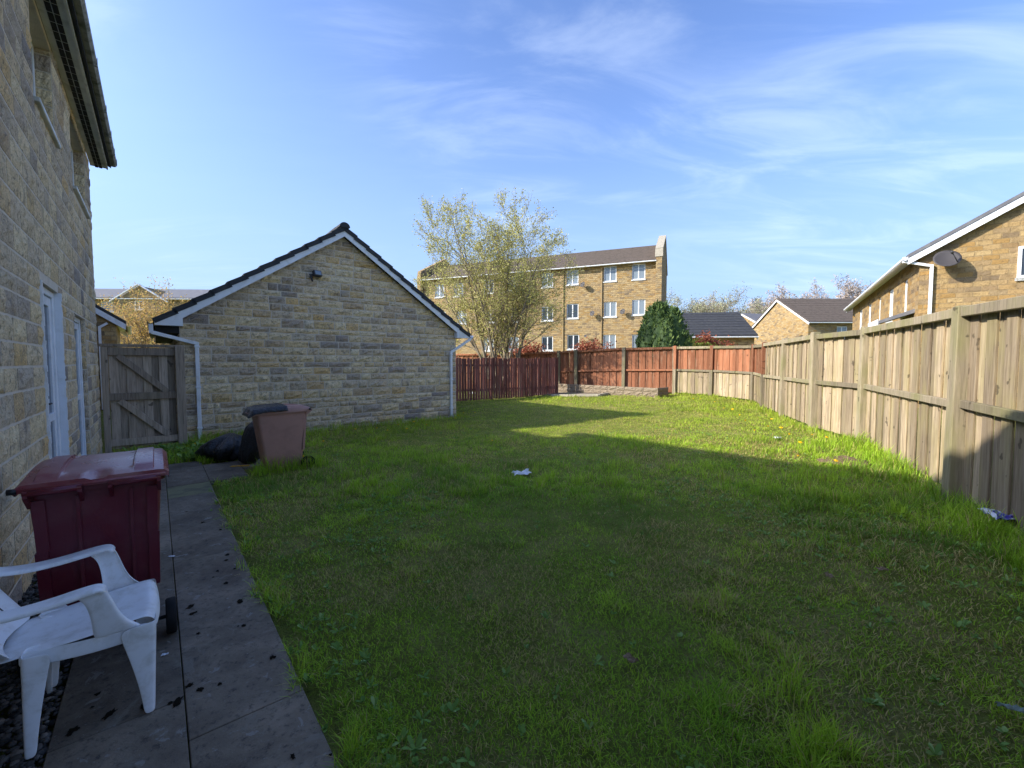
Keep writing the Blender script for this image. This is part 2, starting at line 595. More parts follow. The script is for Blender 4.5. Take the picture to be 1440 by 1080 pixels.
# grass blades: a colour per blade
s = Mat('grass_blades', 0.6, 0.25)
ca = s.attr('col').outputs['Color']
s.color(ca)
tr = nd(s.nt, 'ShaderNodeBsdfTranslucent')
s.l(ca, tr.inputs['Color'])
mx = nd(s.nt, 'ShaderNodeMixShader')
mx.inputs[0].default_value = 0.42
s.l(s.b.outputs[0], mx.inputs[1]); s.l(tr.outputs[0], mx.inputs[2])
s.l(mx.outputs[0], s.nt.nodes['Material Output'].inputs[0])
M['blade'] = s.m
# ground under the grass: thatch and soil
s = Mat('lawn_ground', 1.0, 0.05)
P = s.pos()
c = s.ramp(s.noise(P, 2.2, 6, 0.65), [(0.3, (0.15, 0.19, 0.032)), (0.5, (0.22, 0.24, 0.05)), (0.72, (0.36, 0.31, 0.12))])
c = s.mix(s.rng(s.noise(P, 45, 4, 0.7), 0.4, 0.7, 0, 0.7), c, (0.10, 0.095, 0.036))
s.color(c)
s.bump(s.noise(P, 60, 5, 0.7), 1.0, 0.03)
M['lawn'] = s.m
# paving slabs
s = Mat('concrete_slab', 0.88, 0.25)
P = s.pos()
c = s.ramp(s.noise(P, 1.7, 6, 0.7, 0.3), [(0.3, (0.085, 0.066, 0.048)), (0.5, (0.18, 0.145, 0.105)), (0.75, (0.32, 0.26, 0.19))])
sv = s.rng(s.rnd(), 0, 1, 0.8, 1.18)
cc = nd(s.nt, 'ShaderNodeCombineXYZ')
for k in range(3): s.l(sv, cc.inputs[k])
c = s.mix(1.0, c, cc.outputs[0], 'MULTIPLY')
c = s.mix(s.rng(s.noise(P, 26, 6, 0.75), 0.5, 0.68, 0, 0.75), c, (0.050, 0.045, 0.040))
c = s.mix(s.rng(s.noise(P, 90, 3, 0.7), 0.62, 0.72, 0, 0.6), c, (0.24, 0.23, 0.21))
c = s.mix(s.rng(s.noise(P, 0.9, 3, 0.5), 0.55, 0.7, 0, 0.5), c, (0.15, 0.14, 0.07))
c = s.mix(s.rng(s.noise(P, 3.6, 6, 0.75, 0.8), 0.56, 0.64, 0, 0.55), c, (0.24, 0.215, 0.17))
c = s.mix(s.rng(s.noise(P, 11, 5, 0.7, 0.5), 0.60, 0.66, 0, 0.6), c, (0.30, 0.29, 0.26))
s.color(c)
s.bump(s.noise(P, 120, 5, 0.7), 0.5, 0.006)
M['slab'] = s.m
M['slab_moss'] = plain('mossy_slab', (0.22, 0.205, 0.115), 0.95, 0.1, (0.13, 0.12, 0.09), 5, 0.6, 90)
M['gravel'] = None
s = Mat('dark_gravel', 0.8, 0.3)
s.color(s.ramp(s.attr('rnd').outputs['Fac'], [(0, (0.035, 0.033, 0.03)), (0.6, (0.10, 0.09, 0.08)), (1, (0.21, 0.18, 0.15))]))
M['gravel'] = s.m
M['bed_block'] = plain('rough_grey_block', (0.27, 0.215, 0.15), 0.95, 0.1, (0.14, 0.115, 0.085), 9, 0.9, 60)
M['kerb'] = plain('pale_kerb', (0.40, 0.36, 0.28), 0.9, 0.1, (0.28, 0.25, 0.19), 6)

# ------------------------------------------------------------------ fence lines (from the foot of each post)
POST_PX = [(1072, 572.5), (1100, 584.5), (1143, 602.5), (1211, 622), (1341, 700)]
corner = at_depth(948, 556, 18.4)
RIGHT = [Vector((corner.x, corner.y, 0)), Vector((8.02, 17.25, 0)), Vector((8.62, 15.35, 0))]
for px, py in POST_PX:
    g = on_ground(px, py + 1.0)
    RIGHT.append(Vector((g.x, g.y, 0)))
dlast = (RIGHT[-1] - RIGHT[-2]).normalized()
RIGHT.append(RIGHT[-1] + dlast * 3.0)
RIGHT.append(RIGHT[-1] + dlast * 2.6)
BACK = [RIGHT[0], Vector((5.05, 19.45, 0)), Vector((3.08, 20.6, 0)), Vector((2.3, 21.05, 0)), Vector((0.4, 22.1, 0)), Vector((-1.6, 23.2, 0)), Vector((-3.6, 24.3, 0))]
PAL = [Vector((2.15, 19.95, 0)), Vector((-4.55, 15.3, 0))]
GU = 10.9                                            # the plane of the garage gable
GN0, GN1 = 0.38, 6.86                                # its two corners
GR = (GN0 + GN1) / 2

# ------------------------------------------------------------------ ground sheet
xs = np.concatenate([-np.geomspace(900, 16, 14), np.arange(-14, 14.1, 0.35), np.geomspace(16, 900, 14)])
ys = np.concatenate([-np.geomspace(300, 6, 10), np.arange(-4, 26.1, 0.35), np.geomspace(28, 1500, 16)])
X, Y = np.meshgrid(xs, ys)
fx = npstep(0.3, 1.3, X * NV.x + Y * NV.y)           # the bed of the path is level
Z = np_gnd(X, Y) - 0.035 + 0.02 * np.sin(X * 1.7 + 0.6 * Y) * np.cos(Y * 1.3) * fx - 0.03 * (1 - fx)
vs = np.stack([X.ravel(), Y.ravel(), Z.ravel()], 1)
nx, ny = len(xs), len(ys)
fs = [(j * nx + i, j * nx + i + 1, (j + 1) * nx + i + 1, (j + 1) * nx + i) for j in range(ny - 1) for i in range(nx - 1)]
me = bpy.data.meshes.new('ground')
me.from_pydata(vs.tolist(), [], fs)
me.materials.append(M['lawn'])
for p in me.polygons: p.use_smooth = True
link('ground', me, kind='structure')

# ------------------------------------------------------------------ path of concrete slabs
path = empty('path', (0, 0, 0), TH, kind='structure')
SL = {}


def slab(n0, n1, u0, u1, mat='slab', z=0.0):
    key = (round(n1 - n0, 2), round(u1 - u0, 2), mat)
    if key not in SL:
        b = MB()
        a, c = (n1 - n0) / 2 - 0.0025, (u1 - u0) / 2 - 0.002
        b.bbox(-a, a, -c, c, -0.05, 0, 0.003)
        SL[key] = b.mesh('paving_slab', M[mat])
    link('slab', SL[key], path, ((n0 + n1) / 2, (u0 + u1) / 2, z + rng.uniform(-0.002, 0.002)),
         (rng.uniform(-.003, .003), rng.uniform(-.003, .003), 0))


jt = 0.055
u = -1.7
k = 0
cuts = [-1.7, 0.30, 2.22, 4.30, 6.42]
for a, b in zip(cuts[:-1], cuts[1:]):
    slab(jt - 0.455, jt, a + 0.3, b + 0.3)
    slab(jt, jt + 0.455, a, b)
for row, (a, b) in enumerate([(6.72, 7.32), (7.32, 7.92), (7.92, 8.52)]):
    slab(jt - 0.455, jt, a, b)
for row, (a, b) in enumerate([(6.42, 7.02), (7.02, 7.62), (7.62, 8.22), (8.22, 8.6)]):
    slab(jt, jt + 0.455, a, b, 'slab_moss' if row == 0 else 'slab')
for a, b in [(7.02, 7.62), (7.62, 8.22)]:
    slab(jt + 0.455, jt + 0.91, a, b)
for a, b in [(7.62, 8.22)]:
    slab(jt + 0.91, jt + 1.37, a, b)

# gravel between slabs and wall
b = MB()
ico = bmesh.new()
bmesh.ops.create_icosphere(ico, subdivisions=1, radius=1)
iv = np.array([v.co[:] for v in ico.verts]); ifc = np.array([[v.index for v in f.verts] for f in ico.faces])
ico.free()


def pebbles(name, pts, smin, smax, mat, **kw):
    n = len(pts)
    sc = NR.uniform(smin, smax, (n, 1, 1)) * NR.uniform(0.7, 1.25, (n, 1, 3)) * np.array([1, 1, 0.7])
    a = NR.uniform(0, 6.28, n)
    rot = np.zeros((n, 3, 3)); rot[:, 0, 0] = np.cos(a); rot[:, 0, 1] = -np.sin(a); rot[:, 1, 0] = np.sin(a); rot[:, 1, 1] = np.cos(a); rot[:, 2, 2] = 1
    jit = 1 + NR.uniform(-0.15, 0.15, (n, len(iv), 1))
    V = np.einsum('nij,nkj->nki', rot, iv[None] * jit * sc) + np.asarray(pts)[:, None, :]
    Fc = ifc[None] + (np.arange(n) * len(iv))[:, None, None]
    return fast_mesh(name, V.reshape(-1, 3), Fc.reshape(-1, 3), mat, np.repeat(NR.uniform(0, 1, n), len(iv)), **kw)


def fast_mesh(name, V, Fc, mat, rnd=None, col=None, parent=None, smooth=False, **kw):
    me = bpy.data.meshes.new(name)
    nv, nf, k = len(V), len(Fc), Fc.shape[1]
    me.vertices.add(nv)
    me.vertices.foreach_set('co', np.ascontiguousarray(V, dtype=np.float32).ravel())
    me.loops.add(nf * k)
    me.loops.foreach_set('vertex_index', np.ascontiguousarray(Fc, dtype=np.int32).ravel())
    me.polygons.add(nf)
    me.polygons.foreach_set('loop_start', np.arange(nf, dtype=np.int32) * k)
    if smooth:
        me.polygons.foreach_set('use_smooth', np.ones(nf, dtype=bool))
    me.update(calc_edges=True)
    if rnd is not None:
        at = me.attributes.new('rnd', 'FLOAT', 'POINT')
        at.data.foreach_set('value', np.ascontiguousarray(rnd, dtype=np.float32))
    if col is not None:
        at = me.attributes.new('col', 'FLOAT_COLOR', 'POINT')
        c4 = np.concatenate([col, np.ones((nv, 1))], 1)
        at.data.foreach_set('color', np.ascontiguousarray(c4, dtype=np.float32).ravel())
    me.materials.append(mat)
    return link(name, me, parent, **kw)


n = 5200
uu, nn = NR.uniform(1.2, 6.5, n), NR.uniform(-0.77, -0.405, n)
pp = uu[:, None] * np.array(UV)[None] + nn[:, None] * np.array(NV)[None]
pp[:, 2] = NR.uniform(-0.03, -0.008, n)
pebbles('gravel', pp, 0.008, 0.02, M['gravel'], label='dark pebble strip between the paving slabs and the house wall', cat='gravel', kind='stuff')

# ------------------------------------------------------------------ stone blocks
STN = []
for k in range(22):
    rr = random.Random(100 + k)
    nxs, nzs = 6, 4
    vs, fs = [], []
    for j in range(nzs + 1):
        for i in range(nxs + 1):
            ex, ez = i in (0, nxs), j in (0, nzs)
            x = i / nxs - 0.5 + (0 if ex else rr.uniform(-.03, .03))
            z = j / nzs - 0.5 + (0 if ez else rr.uniform(-.04, .04))
            if ex: x *= 1 - rr.uniform(0, .03)
            if ez: z *= 1 - rr.uniform(0, .07)
            d = 0.006 if (ex or ez) else rr.uniform(0.010, 0.052) * (0.75 if (i in (1, nxs - 1) or j in (1, nzs - 1)) else 1)
            vs.append((x, -d, z))
    for j in range(nzs):
        for i in range(nxs):
            a = j * (nxs + 1) + i
            fs.append((a, a + 1, a + nxs + 2, a + nxs + 1))
    ring = [i for i in range(nxs + 1)] + [(j + 1) * (nxs + 1) - 1 for j in range(1, nzs + 1)] + \
           [nzs * (nxs + 1) + i for i in range(nxs - 1, -1, -1)] + [j * (nxs + 1) for j in range(nzs - 1, 0, -1)]
    base = len(vs)
    for q in ring: vs.append((vs[q][0], 0.03, vs[q][2]))
    L = len(ring)
    for q in range(L):
        fs.append((ring[q], base + q, base + (q + 1) % L, ring[(q + 1) % L]))
    b = MB().add(vs, fs)
    me = b.mesh('stone_block', M['stone'])
    STN.append(me)
STN_V = [np.array([v.co[:] for v in me.vertices]) for me in STN]
STN_T = []
for me in STN:
    me.calc_loop_triangles()
    STN_T.append(np.array([t.vertices[:] for t in me.loop_triangles]))


def lay_stones(rects, wall, place, rotz, nparts, weight, mass_name, rand, proud=1.0):
    """rects: (l0, l1, z0, z1) along the wall; place(l, z) -> local position of the block centre"""
    rects = sorted(rects, key=weight, reverse=True)
    mv, mf, mr, off = [], [], [], 0
    ca, sa = math.cos(rotz), math.sin(rotz)
    for q, (l0, l1, z0, z1) in enumerate(rects):
        ln, h = l1 - l0 - 0.014, z1 - z0 - 0.014
        v = rand.randrange(len(STN))
        flip = rand.choice((-1, 1))
        loc = place((l0 + l1) / 2, (z0 + z1) / 2)
        if q < nparts:
            link('stone', STN[v], wall, loc, (0, 0, rotz), (ln, proud * rand.uniform(.7, 1.25), h))
        else:
            V = STN_V[v] * np.array([ln, proud * rand.uniform(.7, 1.25), h])
            V = np.stack([V[:, 0] * ca - V[:, 1] * sa, V[:, 0] * sa + V[:, 1] * ca, V[:, 2]], 1) + np.array(loc)
            mv.append(V); mf.append(STN_T[v] + off); off += len(V)
            mr.append(np.full(len(V), rand.random()))
    if mv:
        fast_mesh(mass_name, np.concatenate(mv), np.concatenate(mf), M['stone_mass'], np.concatenate(mr), parent=wall, kind='stuff')


def course_rects(l0, l1, z0, z1, h, holes, rand, lmin=0.2, lmax=0.56, limits=None):
    out = []
    z = z0
    while z < z1 - 0.05:
        zt = min(z + h * rand.choice((.72, 1.0, 1.0, 1.0, 1.22)), z1)
        segs = [limits((z + zt) / 2)] if limits else [(l0, l1)]
        for (a, b_, za, zb) in holes:
            if zb > z + 0.04 and za < zt - 0.04:
                ns = []
                for s0, s1 in segs:
                    if b_ <= s0 or a >= s1: ns.append((s0, s1)); continue
                    if a - s0 > 0.06: ns.append((s0, a))
                    if s1 - b_ > 0.06: ns.append((b_, s1))
                segs = ns
        for s0, s1 in segs:
            x = s0
            while x < s1 - 1e-6:
                L = rand.uniform(lmin, lmax)
                if s1 - (x + L) < lmin * 0.8: L = s1 - x
                out.append((x, x + L, z, zt))
                x += L
        z = zt
    return out


def wall_sheet(b, l0, l1, z0, z1, holes, P, depth, mi=0):
    """a wall face with openings and reveals; P(l, out, z) -> point; out<0 goes into the wall"""
    ls = sorted({l0, l1} | {v for h in holes for v in h[:2]})
    zs = sorted({z0, z1} | {v for h in holes for v in h[2:4]})
    for a, c in zip(ls[:-1], ls[1:]):
        for d, e in zip(zs[:-1], zs[1:]):
            m, q = (a + c) / 2, (d + e) / 2
            if any(h[0] < m < h[1] and h[2] < q < h[3] for h in holes): continue
            b.add([P(a, 0, d), P(c, 0, d), P(c, 0, e), P(a, 0, e)], [(0, 1, 2, 3)], mi)
    for a, c, d, e in [h[:4] for h in holes]:
        for (x0, y0, x1, y1) in ((a, d, c, d), (c, d, c, e), (c, e, a, e), (a, e, a, d)):
            b.add([P(x0, 0, y0), P(x1, 0, y1), P(x1, -depth, y1), P(x0, -depth, y0)], [(0, 1, 2, 3)], mi)


# ------------------------------------------------------------------ our house
HN, HU = -0.77, 10.25
house = empty('stone_house', W(HU, HN), TH, label='two storey buff stone house with white doors beside the paved path', cat='house')
# local frame: x out of the wall, y along the wall (0 at the far corner), z up
EAVE = 5.0
DOOR1, DOOR2 = (5.60 - HU, 6.56 - HU, 0.18, 2.33), (7.60 - HU, 8.74 - HU, 0.15, 2.22)
WIN1, WIN2 = (5.78 - HU, 6.86 - HU, 3.98, 4.94), (8.10 - HU, 9.62 - HU, 3.92, 4.90)
holes = [DOOR1, DOOR2, WIN1, WIN2]
b = MB()
Y0 = -16.0
HD = 7.6
wall_sheet(b, Y0, 0, -0.15, EAVE, holes, lambda l, o, z: (o, l, z), 0.16)
# end wall, back wall and gables
RIDGE = 7.3
for yy in (0.0, Y0):
    b.add([(0, yy, -.15), (-HD, yy, -.15), (-HD, yy, EAVE), (-HD / 2, yy, RIDGE - 0.12), (0, yy, EAVE)], [(0, 1, 2, 3, 4)])
b.add([(-HD, 0, -.15), (-HD, Y0, -.15), (-HD, Y0, EAVE), (-HD, 0, EAVE)], [(0, 1, 2, 3)])
hwall = b.build('wall', M['mortar'], house)
rr = random.Random(5)
CH = 0.178
rects = course_rects(-9.2, -0.002, -0.1, EAVE - 0.01, CH, holes, rr)


def hweight(r_):
    u_ = (r_[0] + r_[1]) / 2 + HU
    z_ = (r_[2] + r_[3]) / 2
    if u_ < 4.1: return -1
    return (r_[1] - r_[0]) / (u_ * u_ + (z_ - 1.6) ** 2) ** 1.3


lay_stones(rects, hwall, lambda l, z: (0.0, l, z), PI / 2, 300, hweight, 'stone_mass', rr, .42)
# quoin blocks on the far end wall so the corner reads as stone
rr = random.Random(6)
rects = course_rects(-7.6, 0, -0.1, EAVE - 0.01, CH, [], rr, limits=lambda z: (-1.2, 0.0))
lay_stones(rects, hwall, lambda l, z: (l, 0.0, z), PI, 0, lambda r_: 0, 'end_stones', rr, .42)
# stones lining the reveals that face the camera
rr = random.Random(9)
mv = []
for h, dep in ((DOOR2, 0.045), (WIN1, 0.12), (WIN2, 0.12)):
    z = -0.1
    while z < h[3] - 0.02:
        z1 = z + CH
        if z1 > h[2] + 0.03:
            za, zb = max(z, h[2]), min(z1, h[3])
            link('stone', STN[rr.randrange(22)], hwall, (-dep / 2 - 0.005, h[1] - 0.005, (za + zb) / 2), (0, 0, 0), (dep, 0.5, zb - za - 0.012))
        z = z1
# roof
b = MB()
sl = (RIDGE - EAVE) / (HD / 2)
ov = 0.27
for sgn in (1, -1):
    xe = ov if sgn == 1 else -HD - ov
    ze = EAVE - ov * sl + 0.27
    zr = RIDGE + 0.20
    y1, y0 = 0.22, Y0 - 0.2
    top = [Vector((xe, y0, ze)), Vector((xe, y1, ze)), Vector((-HD / 2, y1, zr)), Vector((-HD / 2, y0, zr))]
    bot = [v - Vector((0, 0, 0.09)) for v in top]
    b.add(top + bot, [(0, 1, 2, 3), (7, 6, 5, 4), (0, 4, 5, 1), (1, 5, 6, 2), (2, 6, 7, 3), (3, 7, 4, 0)])
hroof = b.build('roof', M['tile'], house)
b = MB()
b.box(0.003, 0.205, Y0, 0.235, EAVE + 0.0, EAVE + 0.02)
b.build('soffit', M['upvc_old'], house)
b = MB()
for lane in (0.062, 0.112):
    y = -9.0
    while y < 0.15:
        b.box(lane, lane + 0.042, y, y + 0.145, EAVE - 0.004, EAVE - 0.001)
        y += 0.16
b.build('soffit_vent', M['dark_gap'], house)
b = MB()
b.box(0.207, 0.228, Y0, 0.245, EAVE - 0.012, EAVE + 0.175)
b.build('fascia', M['upvc_old'], house)
# gutter: a square channel with brackets


def gutter_mesh(length, wd=0.115, ht=0.085, t=0.004):
    b = MB()
    prof = [(0, ht), (0, ht * 0.35), (wd * 0.22, 0), (wd * 0.78, 0), (wd, ht * 0.35), (wd, ht), (wd - t, ht), (wd - t, ht * 0.38), (wd * 0.77, t), (wd * 0.23, t), (t, ht * 0.38), (t, ht)]
    r0 = [Vector((x, 0, z)) for x, z in prof]
    r1 = [Vector((x, length, z)) for x, z in prof]
    return b.loft([r0, r1], smooth=False)


g = gutter_mesh(9.6)
gut = g.build('gutter', M['gutter_old'], house, (0.232, -9.35, EAVE + 0.06))
for yy in (1.2, 3.0, 4.6, 6.2, 7.4, 8.25, 8.95, 9.45):
    b = MB()
    b.box(-0.004, 0.122, yy - .012, yy + .012, -0.006, 0.0)
    b.box(0.117, 0.123, yy - .012, yy + .012, -0.006, 0.092)
    b.build('bracket', M['gutter_old'], gut)


def door_unit(name, hole, parent, handle=True, bars=(), set_back=0.035):
    y0, y1, z0, z1 = hole
    fr = 0.065
    d0, d1 = -set_back - 0.07, -set_back
    b = MB()
    b.bbox(d0, d1, y0 + .002, y0 + fr, z0, z1 - .002, .004)
    b.bbox(d0, d1, y1 - fr, y1 - .002, z0, z1 - .002, .004)
    b.bbox(d0, d1, y0 + fr, y1 - fr, z1 - fr, z1 - .002, .004)
    b.bbox(d0, d1 + 0.03, y0 + fr, y1 - fr, z0, z0 + 0.05, .004)
    dr = b.build(name, M['upvc'], parent)
    ls = 0.09
    i0, i1, j0, j1 = y0 + fr + .006, y1 - fr - .006, z0 + .056, z1 - fr - .006
    b = MB()
    x0, x1 = d0 + .005, d1 - .016
    b.bbox(x0, x1, i0, i0 + ls, j0, j1, .004)
    b.bbox(x0, x1, i1 - ls, i1, j0, j1, .004)
    b.bbox(x0, x1, i0 + ls, i1 - ls, j1 - ls, j1, .004)
    b.bbox(x0, x1, i0 + ls, i1 - ls, j0, j0 + ls, .004)
    for zb in bars:
        b.bbox(x0, x1, i0 + ls, i1 - ls, zb - .04, zb + .04, .004)
    b.build('leaf', M['upvc'], dr)
    b = MB()
    b.box(x0 + .02, x0 + .03, i0 + ls - .01, i1 - ls + .01, j0 + ls - .01, j1 - ls + .01)
    b.build('pane', M['glass'], dr)
    if handle:
        b = MB()
        yh = i0 + 0.05
        b.bbox(x1, x1 + .012, yh - .016, yh + .016, 1.10, 1.32, .003)
        b.tube([(x1 + .01, yh, 1.22), (x1 + .05, yh, 1.22), (x1 + .055, yh + .11, 1.22)], 0.009, 8)
        b.build('handle', M['black_plastic'], dr)
    return dr


d1o = door_unit('door', DOOR1, house, True, (1.05,))
# ragged white render filling between the frame and the stones
rr = random.Random(3)
for side, yy in ((-1, DOOR1[0]), (1, DOOR1[1])):
    b = MB()
    z = DOOR1[2]
    while z < DOOR1[3]:
        z1 = min(z + rr.uniform(.025, .06), DOOR1[3])
        wv = rr.uniform(.018, .045)
        ya, yb = (yy - wv, yy + .004) if side < 0 else (yy - .004, yy + wv)
        b.box(-.035, rr.uniform(.016, .024), ya, yb, z, z1)
        z = z1
    b.build('sealant', M['upvc'], d1o)
door_unit('door', DOOR2, house, False, (1.12,), 0.05)
for nm, h in (('window', WIN1), ('window', WIN2)):
    y0, y1, z0, z1 = h
    b = MB()
    d0, d1 = -0.185, -0.122
    for q in ((y0, y0 + .06, z0, z1), (y1 - .06, y1, z0, z1), (y0 + .06, y1 - .06, z0, z0 + .06), (y0 + .06, y1 - .06, z1 - .06, z1), ((y0 + y1) / 2 - .04, (y0 + y1) / 2 + .04, z0 + .06, z1 - .06)):
        b.bbox(d0, d1, *q, .004)
    wo_ = b.build(nm, M['upvc'], house)
    b = MB(); b.box(-.16, -.15, y0 + .05, y1 - .05, z0 + .05, z1 - .05); b.build('pane', M['glass'], wo_)
    b = MB(); b.bbox(-.12, .045, y0 - .02, y1 + .015, z0 - .045, z0 - .002, .006); b.build('sill', M['upvc_old'], wo_)
# stone lintels' thin drip line above doors
# unseen house added past the gate so its shadow falls across the gap
shade_o = W(11.6, -3.2)
SHADE_HOUSE = (shade_o.x, shade_o.y, 0.0)
# ------------------------------------------------------------------ garden gate
gate_u = 10.28
gx0, gx1 = -0.735, 0.42
gate = empty('garden_gate', W(gate_u, gx0), TH, label='weathered grey ledged and braced timber gate between house and stone garage', cat='gate')
GW = gx1 - gx0
GT = 1.90
b = MB(); b.bbox(0.0, 0.085, -0.02, 0.08, -0.05, GT + 0.02, .006); b.build('post', M['wood_gate'], gate)
b = MB(); b.bbox(GW - 0.14, GW + 0.0, -0.06, 0.08, -0.05, GT + 0.02, .006); b.build('post', M['wood_gate'], gate)
xa, xb = 0.10, GW - 0.15
nb = 8
bw = (xb - xa) / nb
for k in range(nb):
    b = MB()
    b.bbox(xa + k * bw - .004, xa + (k + 1) * bw + .004, 0.035 + .021 * (k % 2), 0.055 + .021 * (k % 2), 0.07 + rng.uniform(-.01, .02), GT - 0.03, .003)
    b.build('board', M['wood_gate'], gate, (0, rng.uniform(-.003, .004), 0))
for z0, z1 in ((GT - 0.17, GT - 0.03), (0.93, 1.06), (0.12, 0.24)):
    b = MB(); b.bbox(0, xb - xa + 0.05, -0.015, 0.030, 0, z1 - z0, .004); b.build('ledge', M['wood_gate'], gate, (xa - .02, 0, z0))
b = MB(); b.bbox(-.02, GW - .01, -0.03, 0.05, 0, 0.05, .004); b.build('top_rail', M['wood_gate'], gate, (0, 0, GT - 0.02))
for za, zb in ((GT - 0.17, 1.06), (0.93, 0.24)):
    b = MB(); b.bar((xa + 0.12, 0.006, za), (xb - 0.12, 0.006, zb), 0.042, 0.10, up=(0, 0, 1), bev=.003)
    b.build('brace', M['wood_gate'], gate)
# ------------------------------------------------------------------ garage
garage = empty('stone_garage', W(GU, GN0), TH, label='buff stone double garage gable with white barge boards and dark tiled roof', cat='garage')
GWID = GN1 - GN0
GE, GA, GEB = 2.486, 4.69, 2.39     # slope line at the wall corner, apex, underside of the eaves
GLEN = 6.2
b = MB()
m_ = GWID / 2
for yy in (0.0, GLEN):
    b.add([(0, yy, -.2), (GWID, yy, -.2), (GWID, yy, GE), (m_, yy, GA), (0, yy, GE)], [(0, 1, 2, 3, 4)])
for xx in (0, GWID):
    b.add([(xx, 0, -.2), (xx, GLEN, -.2), (xx, GLEN, GE), (xx, 0, GE)], [(0, 1, 2, 3)])
gwall = b.build('wall', M['mortar'], garage)
rr = random.Random(15)
gs = (GA - GE) / m_


def glim(z):
    if z <= GE: return (0.0, GWID)
    c_ = (z - GE) / gs + 0.01
    return (c_, GWID - c_)


rects = [r_ for r_ in course_rects(0, GWID, -0.14, GA - 0.12, 0.166, [], rr, 0.2, 0.55, glim) if r_[1] - r_[0] > 0.05]
lay_stones(rects, gwall, lambda l, z: (l, 0.0, z), 0.0, 300, lambda r_: (r_[1] - r_[0]) * (1.0 if r_[2] > -.02 else .2) / (GN0 + r_[0] + 13) ** 2, 'stone_mass', rr)
rects = course_rects(0, 1, -0.14, GE, 0.166, [], rr, limits=lambda z: (0.0, GLEN))
lay_stones(rects, gwall, lambda l, z: (GWID, l, z), PI / 2, 0, lambda r_: 0, 'side_stones', rr)
rects = course_rects(0, 1, -0.14, GE, 0.166, [], rr, limits=lambda z: (-GLEN, 0.0))
lay_stones(rects, gwall, lambda l, z: (0, -l, z), -PI / 2, 0, lambda r_: 0, 'side_stones', rr)
# roof: courses of interlocking tiles, each verge tile its own piece
ang = math.atan(gs)
OH = 0.40                                             # overhang at the eaves, level
VE = -0.19                                            # verge overhang in front of the wall
slope_len = (m_ + OH) / math.cos(ang)
NC = 12
gauge = slope_len / NC
tile = MB()
tile.bbox(0, gauge + 0.045, 0, 0.30, -0.002, 0.026, .004)
tile.box(0.0, gauge + 0.045, 0.0, 0.018, -0.075, -0.002)
TILE = tile.mesh('verge_tile', M['tile'])
groof = empty('roof', (0, 0, 0))
groof.parent = garage
mass = MB()
for sgn in (1, -1):
    # frame whose x runs up the slope from the eave
    ex = -OH if sgn == 1 else GWID + OH
    ez = GE - OH * gs + 0.185
    for k in range(NC):
        s0 = k * gauge
        x = ex + sgn * s0 * math.cos(ang)
        z = ez + s0 * math.sin(ang)
        tilt = ang - 0.075
        if sgn == 1:
            link('verge_tile', TILE, groof, (x, VE, z + 0.028), (0, -tilt, 0))
        else:
            o = link('verge_tile', TILE, groof, (x, VE, z + 0.028), (0, PI + tilt, 0), (1, 1, -1))
        ca, sa = math.cos(tilt), math.sin(tilt)
        p0 = Vector((x, VE + 0.30, z + 0.054)); p1 = p0 + Vector((sgn * ca * (gauge + .045), 0, sa * (gauge + .045)))
        q = Vector((0, GLEN - VE - 0.1, 0)); dn = Vector((0, 0, -.028))
        mass.add([p0, p1, p1 + q, p0 + q, p0 + dn, p1 + dn, p1 + q + dn, p0 + q + dn], [(0, 1, 2, 3), (7, 6, 5, 4), (0, 4, 5, 1), (1, 5, 6, 2), (2, 6, 7, 3), (3, 7, 4, 0)])
mass.build('tile_courses', M['tile'], groof, kind='stuff')
zr = GE + m_ * gs + 0.205
rt = MB()
ringA = [Vector((m_ + 0.125 * math.cos(a), 0, zr - 0.02 + 0.115 * math.sin(a))) for a in [PI * i / 8 for i in range(9)]]
prof = ringA + [Vector((m_ - .09, 0, zr - .03)), Vector((m_ + .09, 0, zr - .03))]
rt.loft([prof, [v + Vector((0, 0.43, 0)) for v in prof]], smooth=False)
RT = rt.mesh('ridge_tile', M['tile'])
for k in range(15):
    link('ridge_tile', RT, groof, (0, VE - 0.012 + k * 0.44, 0.006 * (k % 2)))
